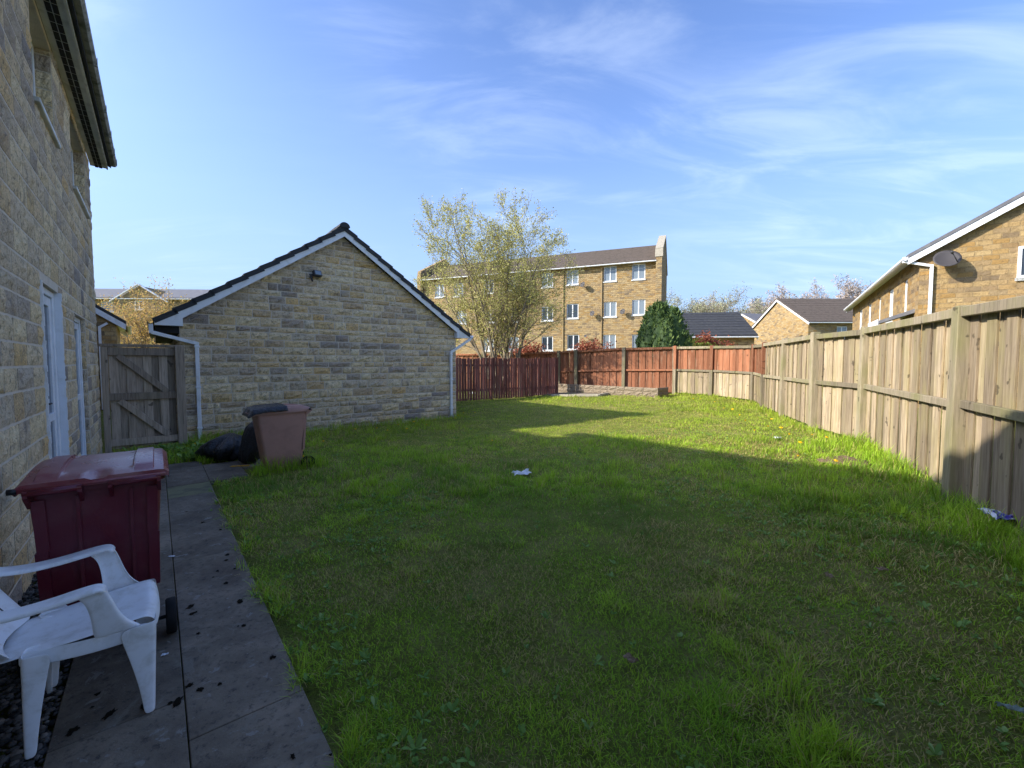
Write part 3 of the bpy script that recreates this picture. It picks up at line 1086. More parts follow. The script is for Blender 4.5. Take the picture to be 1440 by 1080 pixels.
# barge boards, soffit boxes
for sgn in (1, -1):
    b = MB()
    xe = -OH + 0.02 if sgn == 1 else GWID + OH - 0.02
    ze = GE - OH * gs + 0.175
    t0, t1 = 0.012, 0.205
    e0 = Vector((xe, 0, ze)); e1 = Vector((m_, 0, GE + m_ * gs + 0.175))
    d = (e1 - e0).normalized(); up = Vector((-d.z * sgn, 0, d.x * sgn)) if False else Vector((-d.z, 0, d.x)) * (1 if sgn == 1 else -1)
    y0, y1 = VE + 0.022, VE + 0.047
    w_ = Vector((0, 0, 1.0 / math.cos(ang)))
    pts = [e0 - w_ * 0.0, e1, e1 - w_ * 0.170, e0 - w_ * 0.170]
    # the foot of the board is cut plumb, and ends where the soffit box begins
    lam = (0.40 if sgn == 1 else -0.40)
    f0 = e0 + d * (abs(lam) / math.cos(ang))
    pts = [f0, e1, e1 - w_ * 0.170, f0 - w_ * 0.170]
    b.add([p + Vector((0, y0, 0)) for p in pts] + [p + Vector((0, y1, 0)) for p in pts],
          [(0, 1, 2, 3), (7, 6, 5, 4), (0, 4, 5, 1), (1, 5, 6, 2), (2, 6, 7, 3), (3, 7, 4, 0)])
    b.build('barge_board', M['upvc'], garage)
    b = MB()
    zb = 2.325
    bx = f0.x + 0.035 * sgn
    f1 = e0 + d * (abs(bx - e0.x) / math.cos(ang))
    pts = [Vector((xe, 0, ze)), f1, Vector((bx, 0, zb)), Vector((xe, 0, zb))]
    b.add([p + Vector((0, y0 - .008, 0)) for p in pts] + [p + Vector((0, 0.0, 0)) for p in pts],
          [(0, 1, 2, 3), (7, 6, 5, 4), (0, 4, 5, 1), (1, 5, 6, 2), (2, 6, 7, 3), (3, 7, 4, 0)])
    b.build('soffit_box', M['upvc'], garage)
    b = MB()
    x0, x1 = (xe + .01, -0.002) if sgn == 1 else (GWID + .002, xe - .01)
    b.box(x0, x1, 0.003, GLEN, GEB - 0.20 if sgn == 1 else GEB - 0.05, GEB - 0.03)
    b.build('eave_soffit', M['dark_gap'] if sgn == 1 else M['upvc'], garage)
    # gutter along the eave and its downpipe swinging in to the wall
    g = gutter_mesh(GLEN - VE, 0.105, 0.07)
    if sgn == 1:
        g.build('gutter', M['black_plastic'], garage, (xe - 0.110, VE - 0.02, GEB - 0.045))
    else:
        g.build('gutter', M['upvc'], garage, (xe + 0.006, VE - 0.02, GEB - 0.045))
    pw = 0.068
    gxc = xe - 0.055 if sgn == 1 else xe + 0.05
    wx = 0.27 if sgn == 1 else GWID - 0.20
    yp = VE + 0.03
    zt = GEB - 0.045
    zc, ze2 = (zt - 0.16, 1.99) if sgn == 1 else (zt - 0.03, 1.90)
    b = MB()
    yw = -0.055
    up = Vector((0, 1, 0))
    b.bar((gxc, yp, zt), (gxc, yp, zc - 0.02), pw, pw, up=up, bev=.006)
    b.bar((gxc, yp, zc), (wx, yw, ze2), pw, pw, up=up, bev=.006)
    b.bar((wx, yw, ze2 + 0.03), (wx, yw, 0.02), pw, pw, up=up, bev=.006)
    dp = b.build('downpipe', M['upvc'], garage)
    for zq in (ze2 - 0.06, 1.1, 0.26):
        b = MB(); b.bbox(wx - .045, wx + .045, yw - .044, yw + .054, zq - .02, zq + .02, .004); b.build('clip', M['upvc'], dp)
    if sgn == 1:
        # dark return under the eave, between soffit box and gate
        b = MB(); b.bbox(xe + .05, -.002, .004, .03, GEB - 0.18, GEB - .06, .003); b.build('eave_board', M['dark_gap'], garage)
# floodlight on the gable
fl = empty('floodlight', W(GU - 0.035, 2.92, 3.64), TH, label='small black floodlight fixed high on the garage gable', cat='floodlight')
b = MB(); b.bbox(-.09, -.02, -.03, .03, -.06, .04, .006); b.build('bracket', M['dark_metal'], fl)
b = MB()
rm = Matrix.Rotation(R(14), 4, 'Z') @ Matrix.Rotation(R(-18), 4, 'X')
b.bbox(-.05, .14, -.15, -.05, -.05, .09, .010, 0, rm)
hd = b.build('lamp_head', M['dark_metal'], fl)
b = MB(); b.bbox(-.03, .12, -.156, -.148, -.03, .07, .003, 0, rm); b.build('lens', M['glass_pale'], hd)
b = MB(); b.tube([(-.05, -.02, -.05), (-.05, -.05, -.10), (-.03, -.05, -.14)], .022, 8); b.build('sensor', M['dark_metal'], fl)

# ------------------------------------------------------------------ fences
FH = 2.0


def fence(name, pts, label, h, post_w, boards, rail_side, mats, stained=lambda i: False, lead=True, boards_z=0.04, rails=(0.5, 1.0), jitter=0.010, post_extra=0.03, group=None):
    root = empty(name, (pts[0].x, pts[0].y, gnd(pts[0].x, pts[0].y)), label=label, cat='fence', group=group)
    o0 = Vector(root.location)
    PM, BM_, RM_ = mats
    for i, p in enumerate(pts):
        q = (pts[min(i + 1, len(pts) - 1)] - pts[max(i - 1, 0)]).normalized()
        a = math.atan2(q.y, q.x)
        z0 = gnd(p.x, p.y)
        b = MB()
        wv = post_w * rng.uniform(.93, 1.05)
        hh = h + post_extra + rng.uniform(-.015, .02)
        hs = h * 0.52
        if stained(i) or stained(i - 1):
            b.bbox(-wv / 2, wv / 2, -wv / 2, wv / 2, -0.3, hs, .008, 0)
            b.bbox(-wv / 2, wv / 2, -wv / 2, wv / 2, hs + .001, hh, .008, 1)
        else:
            b.bbox(-wv / 2, wv / 2, -wv / 2, wv / 2, -0.3, hh, .008, 0)
        b.build('post', [PM, M['wood_red']], root, p - o0 + Vector((0, 0, z0)), (rng.uniform(-.012, .012), rng.uniform(-.012, .012), a))
    for i, (p, q) in enumerate(zip(pts[:-1], pts[1:])):
        d = q - p
        L = d.length
        a = math.atan2(d.y, d.x)
        z0, z1 = gnd(p.x, p.y), gnd(q.x, q.y)
        dirn = d.normalized()
        nor = Vector((-dirn.y, dirn.x, 0)) * rail_side       # towards the garden
        red = stained(i)
        # rails between posts
        for kk, fr in enumerate(rails):
            top = fr >= 0.99
            hgt = 0.10 if top else 0.085
            zc = h * fr - hgt / 2 if top else h * fr
            wid = 0.075 if top else 0.05
            A = p + dirn * (post_w * 0.5) + nor * (0.012 + wid / 2 - 0.04) + Vector((0, 0, z0 + zc + rng.uniform(-jitter, jitter)))
            B = q - dirn * (post_w * 0.5) + nor * (0.012 + wid / 2 - 0.04) + Vector((0, 0, z1 + zc + rng.uniform(-jitter, jitter)))
            b = MB()
            ln = (B - A).length
            b.bbox(0, ln, -wid / 2, wid / 2, -hgt / 2, hgt / 2, .006)
            tilt = math.atan2(B.z - A.z, Vector((B.x - A.x, B.y - A.y)).length)
            b.build('rail', [RM_], root, A - o0, (0, -tilt, a))
        nb = max(2, round((L - post_w * 0.6) / boards))
        x0 = post_w * 0.3
        bw = (L - 2 * x0) / nb
        for k in range(nb):
            xm = x0 + (k + 0.5) * bw
            zz0 = z0 + (z1 - z0) * xm / L
            wv = bw + rng.uniform(-.004, .012)
            tz = h - 0.06 + rng.uniform(-.012, .008) if 1.0 in rails else h + rng.uniform(-.03, .03)
            b = MB()
            if red:
                b.bbox(-wv / 2, wv / 2, -.010, .010, boards_z, h * 0.5, .003, 0)
                b.bbox(-wv / 2, wv / 2, -.010, .010, h * 0.5 + .001, tz, .003, 1)
            else:
                b.bbox(-wv / 2, wv / 2, -.010, .010, boards_z, tz, .003, 0)
            pos = p + dirn * xm - nor * (0.042 + .024 * (k % 2) + rng.uniform(0, .006)) + Vector((0, 0, zz0))
            b.build('board', [BM_, M['wood_red']], root, pos - o0, (0, rng.uniform(-.006, .006), a + rng.uniform(-.012, .012)))
    return root


# garden is on the right of the walking direction (corner -> camera) for RIGHT
fence('timber_fence', RIGHT, 'weathered tan timber board fence with thick square posts along the sunny side', FH, 0.145, 0.165, -1,
      (M['wood_post'], M['wood_grey'], M['wood_post']), stained=lambda i: 0 <= i <= 2)
fence('timber_fence', BACK, 'orange stained timber board fence behind the low stone planter', FH, 0.15, 0.155, 1,
      (M['wood_post'], M['wood_red'], M['wood_red']))
# dark red palisade: pales on our side of the rails
PALH = 1.70
pd = (PAL[1] - PAL[0]).normalized()
pal = empty('palisade_fence', (PAL[0].x, PAL[0].y, gnd(PAL[0].x, PAL[0].y)), label='dark maroon close pale fence running from the garage to the planter', cat='fence')
o0 = Vector(pal.location)
L = (PAL[1] - PAL[0]).length
a = math.atan2(pd.y, pd.x)
npale = 66
for k in range(npale):
    t = (k + .5) / npale * L
    p = PAL[0] + pd * t
    z0 = gnd(p.x, p.y)
    wv = L / npale - rng.uniform(.012, .022)
    h = PALH + rng.uniform(-.025, .03)
    b = MB().bbox(-wv / 2, wv / 2, -.009, .009, 0.0, h, .003)
    nor = Vector((-pd.y, pd.x, 0))
    b.build('pale', M['wood_maroon'], pal, p + nor * (rng.uniform(.0, .008)) - o0 + Vector((0, 0, z0 - .02 + rng.uniform(0, .05))), (rng.uniform(-.012, .012), rng.uniform(-.01, .01), a))
for zc in (0.35, 1.35):
    b = MB().bbox(0, L, -.02, .02, -.04, .04, .004)
    b.build('rail', M['wood_maroon'], pal, -Vector((-pd.y, pd.x, 0)) * 0.032 + Vector((0, 0, zc)), (0, 0.0, a))
for t in (0.05, 1.8, 3.6, 5.4, 7.2, L - .1):
    p = PAL[0] + pd * t - Vector((-pd.y, pd.x, 0)) * 0.1
    b = MB().bbox(-.05, .05, -.045, .045, -.2, PALH - .05, .005)
    b.build('post', M['wood_maroon'], pal, p - o0 + Vector((0, 0, gnd(p.x, p.y))), (0, 0, a))

# ------------------------------------------------------------------ raised planter and little patio
plA = on_ground(783, 552.5); plB = on_ground(925, 558)
d = (plB - plA); d.z = 0
L = d.length; a = math.atan2(d.y, d.x)
bed = empty('raised_planter', (plA.x, plA.y, gnd(plA.x, plA.y)), a, label='low raised planter of rough grey brown blocks before the orange fence', cat='planter')
BK = []
for k in range(6):
    me = STN[k].copy(); me.materials.clear(); me.materials.append(M['bed_block']); BK.append(me)
rr = random.Random(31)
b = MB().box(0.01, L - .01, 0.015, 0.16, -.1, 0.43)
b.box(L - .16, L - .015, 0.17, 0.9, -.1, 0.43)
core = b.build('core', M['bed_block'], bed)
for r_ in course_rects(0, L, -0.02, 0.46, 0.15, [], rr, 0.3, 0.55):
    link('block', rr.choice(BK), bed, ((r_[0] + r_[1]) / 2, 0.012, (r_[2] + r_[3]) / 2), (0, 0, 0), (r_[1] - r_[0] - .008, 1.0, r_[3] - r_[2] - .008))
for r_ in course_rects(0, 0.9, -0.02, 0.46, 0.15, [], rr, 0.3, 0.55):
    link('block', rr.choice(BK), bed, (L - .012, (r_[0] + r_[1]) / 2, (r_[2] + r_[3]) / 2), (0, 0, PI / 2), (r_[1] - r_[0] - .008, 1.0, r_[3] - r_[2] - .008))
b = MB().box(.15, L - .15, .15, .85, .0, .37); b.build('planter_soil', M['soil'], bed)
pc = [on_ground(*q) for q in ((742, 555.5), (842, 557), (866, 551.5), (790, 549.5))]
b = MB()
b.add([Vector((p.x, p.y, gnd(p.x, p.y) + .03)) for p in pc] + [Vector((p.x, p.y, gnd(p.x, p.y) - .06)) for p in pc],
      [(0, 1, 2, 3), (7, 6, 5, 4), (0, 4, 5, 1), (1, 5, 6, 2), (2, 6, 7, 3), (3, 7, 4, 0)])
b.build('patio', M['slab'], kind='structure')
b = MB(); kp = [on_ground(*q) for q in ((776, 557), (800, 557.3), (842, 557), (868, 552))]
for p, q in zip(kp[:-1], kp[1:]):
    b.bar(Vector((p.x, p.y, p.z + .03)), Vector((q.x, q.y, q.z + .03)), .10, .10, bev=.01)
b.build('kerb', M['kerb'], kind='structure')

# ------------------------------------------------------------------ wheeled bins


def wheeled_bin(name, mats, loc, rz, label, zs=1.0, tilt=(0, 0)):
    """local: x across, y from the hinge side (0) to the front, z up"""
    body_m, lid_m = mats
    root = empty(name, loc, rz, label=label, cat='bin')
    root.rotation_euler = (tilt[0], tilt[1], rz)
    root.scale = (1, 1, zs)
    rings = []
    for z, hx, y0, y1, r_ in ((0.035, .205, .13, .60, .05), (0.06, .215, .12, .615, .05), (0.30, .228, .095, .64, .045), (0.62, .246, .062, .672, .045), (0.90, .262, .035, .70, .045), (0.925, .262, .033, .702, .045), (0.928, .282, .012, .722, .05), (0.965, .284, .010, .724, .05), (0.967, .262, .03, .70, .045)):
        rings.append(rrect(-hx, hx, y0, y1, z, r_, 4))
    b = MB().loft(rings, smooth=True)
    body = b.build('body', body_m, root)
    md = body.modifiers.new('edge', 'EDGE_SPLIT'); md.split_angle = R(40)
    # ribs moulded on the hinge side
    for x0, x1 in ((-.255, -.205), (-.09, -.075), (.13, .145), (.205, .255)):
        b = MB()
        for z0, z1, ya, yb in ((.30, .62, .095, .062), (.62, .90, .062, .035)):
            k0, k1 = (1.0 if z0 < .5 else 1.03), 1.03
            b.add([Vector((x0 * .95, ya + .02, z0)), Vector((x1 * .95, ya + .02, z0)), Vector((x1 * .97, yb + .02, z1)), Vector((x0 * .97, yb + .02, z1)),
                   Vector((x0 * .94, ya - .011, z0)), Vector((x1 * .94, ya - .011, z0)), Vector((x1 * .97, yb - .011, z1)), Vector((x0 * .97, yb - .011, z1))],
                  [(4, 5, 6, 7), (0, 4, 7, 3), (1, 2, 6, 5), (3, 7, 6, 2), (0, 1, 5, 4)])
        b.build('rib', body_m, root)
    # handles: two grips on brackets
    for x0, x1 in ((-.262, -.055), (.045, .262)):
        b = MB().tube([(x0, -.035, .955), (x1, -.035, .955)], 0.017, 10)
        h = b.build('handle', body_m, root)
        for xx in (x0 + .008, x1 - .008):
            b = MB()
            b.add([Vector((xx - .008, -.05, .97)), Vector((xx - .008, .03, .965)), Vector((xx - .008, .045, .86)), Vector((xx - .008, -.05, .935)),
                   Vector((xx + .008, -.05, .97)), Vector((xx + .008, .03, .965)), Vector((xx + .008, .045, .86)), Vector((xx + .008, -.05, .935))],
                  [(0, 1, 2, 3), (7, 6, 5, 4), (0, 4, 5, 1), (1, 5, 6, 2), (2, 6, 7, 3), (3, 7, 4, 0)])
            b.build('bracket', body_m, h)
    # lid: domed shell with raised side bands and a skirt
    NX, NY = 26, 18
    vs, fs = [], []
    hx = .300
    def top(x, t):
        edge = min(1.0, (hx - abs(x)) / .035)
        e2 = edge * (2 - edge)
        z = .975 + .052 * math.sin(PI * (0.10 + 0.80 * t)) ** .8 * e2
        ax = abs(x)
        if .15 < ax < .235 and .06 < t < .95: z += .012
        if ax < .145 and .12 < t < .86: z -= .006
        if ax < .045 and t < .12: z -= .012
        if t > .93: z -= (t - .93) * .5
        return z
    xs_ = sorted(set([-hx + 2 * hx * i / NX for i in range(NX + 1)] + [s_ * q for s_ in (-1, 1) for q in (.145, .151, .149, .235, .241)]))
    NXX = len(xs_) - 1
    for j in range(NY + 1):
        t = j / NY
        y = -.012 + t * .785
        for x in xs_:
            rnd_ = 0.03 * max(0, (t - .8) / .2) ** 2 + .0
            vs.append(Vector((x * (1 - rnd_), y, top(x, t))))
    for j in range(NY):
        for i in range(NXX):
            q = j * (NXX + 1) + i
            fs.append((q, q + 1, q + NXX + 2, q + NXX + 1))
    ring = [i for i in range(NXX + 1)] + [(j + 1) * (NXX + 1) - 1 for j in range(1, NY + 1)] + [NY * (NXX + 1) + i for i in range(NXX - 1, -1, -1)] + [j * (NXX + 1) for j in range(NY - 1, 0, -1)]
    base = len(vs)
    for q in ring:
        v = vs[q].copy()
        v.z = .935 - (.012 if v.y > .7 else 0) + (.02 if v.y < 0 else 0)
        vs.append(v)
    Ln = len(ring)
    for q in range(Ln):
        fs.append((ring[q], base + q, base + (q + 1) % Ln, ring[(q + 1) % Ln]))
    b = MB().add(vs, fs, 0, True)
    lid = b.build('lid', lid_m, root)
    md = lid.modifiers.new('thick', 'SOLIDIFY'); md.thickness = .005; md.offset = -1
    md = lid.modifiers.new('edge', 'EDGE_SPLIT'); md.split_angle = R(35)
    b = MB().tube([(-.285, -.005, .968), (.285, -.005, .968)], .012, 8); b.build('hinge', lid_m, lid)
    b = MB().tube([(-.318, -.005, .968), (-.286, -.005, .968)], .015, 10); b.build('hinge_cap', M['black_plastic'], lid)
    b = MB().bbox(-.10, .10, .765, .795, .945, .962, .005); b.build('lip', lid_m, lid)
    for sx in (-1, 1):
        b = MB()
        prof = [(.065, -.022), (.092, -.026), (.100, -.018), (.100, .018), (.092, .026), (.065, .022)]
        rings = [[Vector((sx * .285 + wx_, .055 + rd * math.cos(2 * PI * k / 24), .10 + rd * math.sin(2 * PI * k / 24))) for k in range(24)] for rd, wx_ in prof]
        b.loft(rings, cap0=False, cap1=False)
        wl_ = b.build('wheel', M['rubber'], root)
        b = MB().tube([(sx * .285 - .018, .055, .10), (sx * .285 + .018, .055, .10)], .068, 20); b.build('hub', M['black_plastic'], wl_)
    b = MB().tube([(-.285, .055, .10), (.285, .055, .10)], .011, 8); b.build('axle', M['dark_metal'], root)
    return root


BROT = TH
pb = W(3.155, -0.262)
wheeled_bin('wheeled_bin', (M['maroon'], M['maroon_lid']), (pb.x, pb.y, 0.0), BROT, 'dark maroon wheeled bin with two handle grips behind the white chair', 1.0)
# the brown bin: hinge side points away from the wall
pb2 = W(7.36, 1.82)
bin2 = wheeled_bin('wheeled_bin', (M['brown_bin'], M['brown_bin']), (pb2.x, pb2.y, -0.02), TH + PI / 2, 'faded brown wheeled bin on the lawn edge in front of the garage', 0.94, (R(-1.5), 0))


def crumple(name, rings, nseg, amp, seed, mat, loc, rz=0.0, **kw):
    """a soft crumpled sack: rings of (radius_x, radius_y, z, dx, dy)"""
    vs = []
    for i, (rx, ry, z, dx_, dy_) in enumerate(rings):
        for k in range(nseg):
            a_ = 2 * PI * k / nseg
            p = Vector((rx * math.cos(a_), ry * math.sin(a_), z))
            q = p * 5.5 + Vector((seed, seed * .3, 0))
            nz = mnoise.noise(q) + 1.1 * abs(mnoise.noise(q * 2.3)) + .7 * abs(mnoise.noise(q * 4.6)) - .6
            f_ = 1 + amp * nz
            vs.append(Vector((p.x * f_ + dx_, p.y * f_ + dy_, z + .05 * amp * mnoise.noise(q * 1.7 + Vector((9, 3, 1))))))
    b = MB()
    fs = []
    for i in range(len(rings) - 1):
        for k in range(nseg):
            a_, c_ = i * nseg + k, i * nseg + (k + 1) % nseg
            fs.append((a_, c_, c_ + nseg, a_ + nseg))
    fs.append(tuple(range(nseg))[::-1]); fs.append(tuple((len(rings) - 1) * nseg + k for k in range(nseg)))
    b.add(vs, fs, 0, True)
    return b.build(name, mat, None, loc, (0, 0, rz), **kw)


pbag = W(8.55, 0.86)
crumple('rubbish_bag', [(.22, .25, .0, 0, 0), (.33, .36, .05, 0, 0), (.38, .40, .13, 0, 0), (.36, .37, .22, .02, 0), (.28, .30, .31, .04, 0), (.16, .20, .37, .06, 0), (.06, .08, .40, .08, .02), (.02, .03, .41, .09, .03)],
        72, .34, 3.0, M['bag'], (pbag.x, pbag.y, 0), TH, label='shiny black rubbish bag slumped on the ground beside the garage downpipe', cat='rubbish bag')
pbag = W(7.98, 1.12)
crumple('rubbish_bag', [(.10, .13, .0, 0, 0), (.15, .20, .06, 0, 0), (.15, .19, .25, .0, 0), (.13, .15, .42, .02, 0), (.09, .10, .56, .05, 0), (.04, .05, .63, .07, .0), (.015, .02, .66, .08, .0)],
        60, .34, 8.0, M['bag'], (pbag.x, pbag.y, 0), TH, label='tall thin black rubbish bag leaning against the faded brown bin', cat='rubbish bag')
# thin sheet of black polythene over the brown bin's lid
vs, fs = [], []
NXb, NYb = 26, 22
for j in range(NYb + 1):
    for i in range(NXb + 1):
        x = -.33 + .66 * i / NXb
        y = .30 + .52 * j / NYb
        q = Vector((x * 7, y * 7, 2.2))
        z = 1.005 + .05 * math.sin(PI * min(1, max(0, y / .785))) * .6 + .016 * abs(mnoise.noise(q)) + .014 * mnoise.noise(q * 2.4)
        fall = max(0, y - .765) + max(0, abs(x) - .297)
        if fall > 0: z -= fall * 1.6 + .02
        vs.append(Vector((x + .015 * mnoise.noise(q * 1.3), y + .02 * mnoise.noise(q * 1.1 + Vector((4, 4, 4))), max(z, .90) + .012)))
for j in range(NYb):
    for i in range(NXb):
        q = j * (NXb + 1) + i
        fs.append((q, q + 1, q + NXb + 2, q + NXb + 1))
b = MB().add(vs, fs, 0, True)
o = b.build('polythene_sheet', M['bag'], None, bin2.location, (R(-1.5), 0, TH + PI / 2), label='crumpled black polythene sheet lying on the brown bin lid', cat='plastic sheet')
o.scale = (1, 1, .94)
md = o.modifiers.new('thick', 'SOLIDIFY'); md.thickness = .004

# ------------------------------------------------------------------ plastic garden chair (faces away from the wall)
cp = W(2.765, -0.262)
chair = empty('garden_chair', (cp.x, cp.y, 0.0), TH, label='white moulded plastic garden armchair standing before the maroon bin', cat='chair')


def shell(name, grid, thick, mat, parent, off=-1):
    """a smooth sheet from a grid of points, given thickness"""
    ny_, nx_ = len(grid), len(grid[0])
    b = MB()
    vs = [p for row in grid for p in row]
    fs = [(j * nx_ + i, j * nx_ + i + 1, (j + 1) * nx_ + i + 1, (j + 1) * nx_ + i) for j in range(ny_ - 1) for i in range(nx_ - 1)]
    b.add(vs, fs, 0, True)
    o = b.build(name, mat, parent)
    md = o.modifiers.new('thick', 'SOLIDIFY'); md.thickness = thick; md.offset = off
    md = o.modifiers.new('sub', 'SUBSURF'); md.levels = 1; md.render_levels = 2
    return o


# local: x forward (out from the wall), y along the wall, z up.  seat centre at x = 0
SH = 0.415
rows = []
xsf = [-.285, -.22, -.13, -.04, .04, .11, .165, .20, .222, .232, .234]
for q, x in enumerate(xsf):
    row = []
    for jn in range(9):
        t = jn / 8 * 2 - 1
        half = .218 - .03 * max(0, -x / .22)
        y = t * half
        z = SH + .012 - .028 * math.cos(t * PI / 2) + .02 * max(0, (x) / .2) - .018 * max(0, -x / .2)
        if abs(t) > .9: z -= .012
        if q == 8: z -= .014
        if q == 9: z -= .036
        if q == 10: z -= .062
        row.append(Vector((x - .012 * t * t * (1 if x > .1 else 0), y, z)))
    rows.append(row)
seat = shell('seat', rows, .006, M['chair'], chair)
# slots in the seat: dark strips laid on top, slot shade put into their colour
SLOT = plain('slot_shadow', (0.10, 0.10, 0.10), .8, .2)
for y in (-.13, -.09, -.05, .0, .05, .09, .13):
    b = MB()
    pts = []
    for x in (-.11, -.05, .01, .07):
        t = y / .218
        pts.append(Vector((x, y, SH + .012 - .028 * math.cos(t * PI / 2) + .02 * max(0, x / .2) - .018 * max(0, -x / .2) + .0028)))
    for p, q in zip(pts[:-1], pts[1:]):
        b.bar(p, q, .006, .003)
    b.build('slot', SLOT, seat)
for y in (-.12, -.07, -.02, .03, .08, .13):
    b = MB(); b.tube([(.165, y, SH + .021 - .02), (.190, y, SH + .02 - .018), (.215, y, SH + .018 - .03)], .005, 6); b.build('ridge', M['chair'], seat)
# apron below the seat
for sy in (-1, 1):
    rows = []
    for zq, yq in ((SH + .002, .210), (SH - .03, .216), (SH - .062, .218)):
        rows.append([Vector((x, sy * (yq - .03 * max(0, -x / .22)), zq - .012 * math.sin((x + .2) * 6))) for x in (-.21, -.14, -.07, 0, .07, .14, .20)])
    shell('apron', rows, .005, M['chair'], chair, 0)
# backrest
rows = []
for q in range(11):
    s_ = q / 10
    z = SH - .015 + s_ * .43
    xb = -.275 - .20 * s_ - .03 * math.sin(PI * s_)
    half = .175 + .05 * math.sin(PI * min(1, s_ * .9 + .1)) - .06 * max(0, s_ - .85) / .15
    rows.append([Vector((xb + .055 * (jn / 8 * 2 - 1) ** 2, half * (jn / 8 * 2 - 1), z)) for jn in range(9)])
back = shell('backrest', rows, .006, M['chair'], chair, 0)
for y in (-.14, -.10, -.05, .0, .05, .10, .14):
    b = MB()
    pts = []
    for s_ in (.16, .35, .55, .75):
        t = y / .2
        pts.append(Vector((-.275 - .20 * s_ - .03 * math.sin(PI * s_) + .055 * t * t * .8 + .0062, y, SH - .015 + s_ * .43)))
    for p, q in zip(pts[:-1], pts[1:]):
        b.bar(p, q, .006, .004, up=(1, 0, 0))
    b.build('slot', SLOT, back)
# arms: a broad strip swept from the backrest forward, then turning down into the front leg
for sy in (-1, 1):
    path_ = [(-.50, .205, .760, .026), (-.46, .226, .705, .034), (-.40, .246, .660, .040), (-.30, .258, .628, .042), (-.20, .264, .622, .042), (-.10, .266, .630, .042), (-.01, .266, .645, .042), (.035, .264, .648, .040), (.058, .260, .640, .036), (.066, .256, .622, .030)]
    rows = []
    for q, (x, y, z, hw) in enumerate(path_):
        a_ = Vector((0, 1, 0)); curl = Vector((0, 0, -.018)) if q < 8 else Vector((-.016, 0, -.006))
        c_ = Vector((x, y, z))
        row = []
        for t in (-1.12, -1, -.5, 0, .5, 1, 1.12):
            p = c_ + a_ * hw * max(-1, min(1, t)) + (curl if abs(t) > 1.01 else Vector())
            row.append(Vector((p.x, p.y * sy, p.z)))
        rows.append(row)
    shell('armrest', rows, .0055, M['chair'], chair, 0)
    rows = []
    for zq, xa_, xb_, yq in ((.636, -.045, .060, .266), (.605, -.012, .072, .270), (.56, .006, .086, .266), (.50, .014, .104, .256), (.45, .016, .130, .248), (.41, .020, .175, .240)):
        row = []
        for t in (0, .03, .25, .5, .75, .97, 1):
            inn = .018 if t in (0, 1) else 0.0
            row.append(Vector((xa_ + (xb_ - xa_) * t, (yq - inn) * sy, zq)))
        rows.append(row)
    shell('arm_post', rows, .0055, M['chair'], chair, 0)
# legs: channel section, splayed and tapering
for sx in (-1, 1):
    for sy in (-1, 1):
        if sx > 0: top_, bot = Vector((.222, .200 * sy, SH + .008)), Vector((.205, .235 * sy, 0.0))
        else: top_, bot = Vector((-.195, .186 * sy, SH + .0)), Vector((-.195, .225 * sy, 0.0))
        rows = []
        for q in range(8):
            t = q / 7
            c_ = top_.lerp(bot, t)
            e_ = (1 - t) ** 1.35
            wv = .030 + .045 * e_ if sx > 0 else .031 + .036 * e_
            dp = .034 + .100 * e_ if sx > 0 else .034 + .060 * e_
            ox = sx
            row = [c_ + Vector((-ox * dp, .0 + wv * .75 * sy, 0)), c_ + Vector((-ox * .012, wv * .75 * sy, 0)), c_ + Vector((0, wv * .62 * sy, 0)), c_ + Vector((ox * .003, 0, 0)), c_ + Vector((0, -wv * .62 * sy, 0)), c_ + Vector((-ox * .012, -wv * .75 * sy, 0)), c_ + Vector((-ox * dp * .6, -wv * .78 * sy, 0))]
            rows.append(row)
        shell('leg', rows, .005, M['chair'], chair, 0)

# ------------------------------------------------------------------ buildings beyond the garden


def set_uv(me):
    uv = me.uv_layers.new(name='UVMap')
    for p in me.polygons:
        nrm = p.normal
        for li in p.loop_indices:
            c_ = me.vertices[me.loops[li].vertex_index].co
            uv.data[li].uv = (c_.x, c_.z) if abs(nrm.y) >= abs(nrm.x) else (c_.y, c_.z)


def to_local(px, py, origin, rz, plane_axis, plane_val):
    """photo pixel -> point on the plane x or y = value in a frame at origin turned by rz"""
    ca, sa = math.cos(-rz), math.sin(-rz)
    def loc(v, w_=1): 
        x, y = v.x - origin[0] * w_, v.y - origin[1] * w_
        return Vector((x * ca - y * sa, x * sa + y * ca, v.z - origin[2] * w_))
    o_, d_ = loc(Vector((0, 0, CAM_H))), loc(ray(px, py), 0)
    t = (plane_val - o_[plane_axis]) / d_[plane_axis]
    return o_ + d_ * t


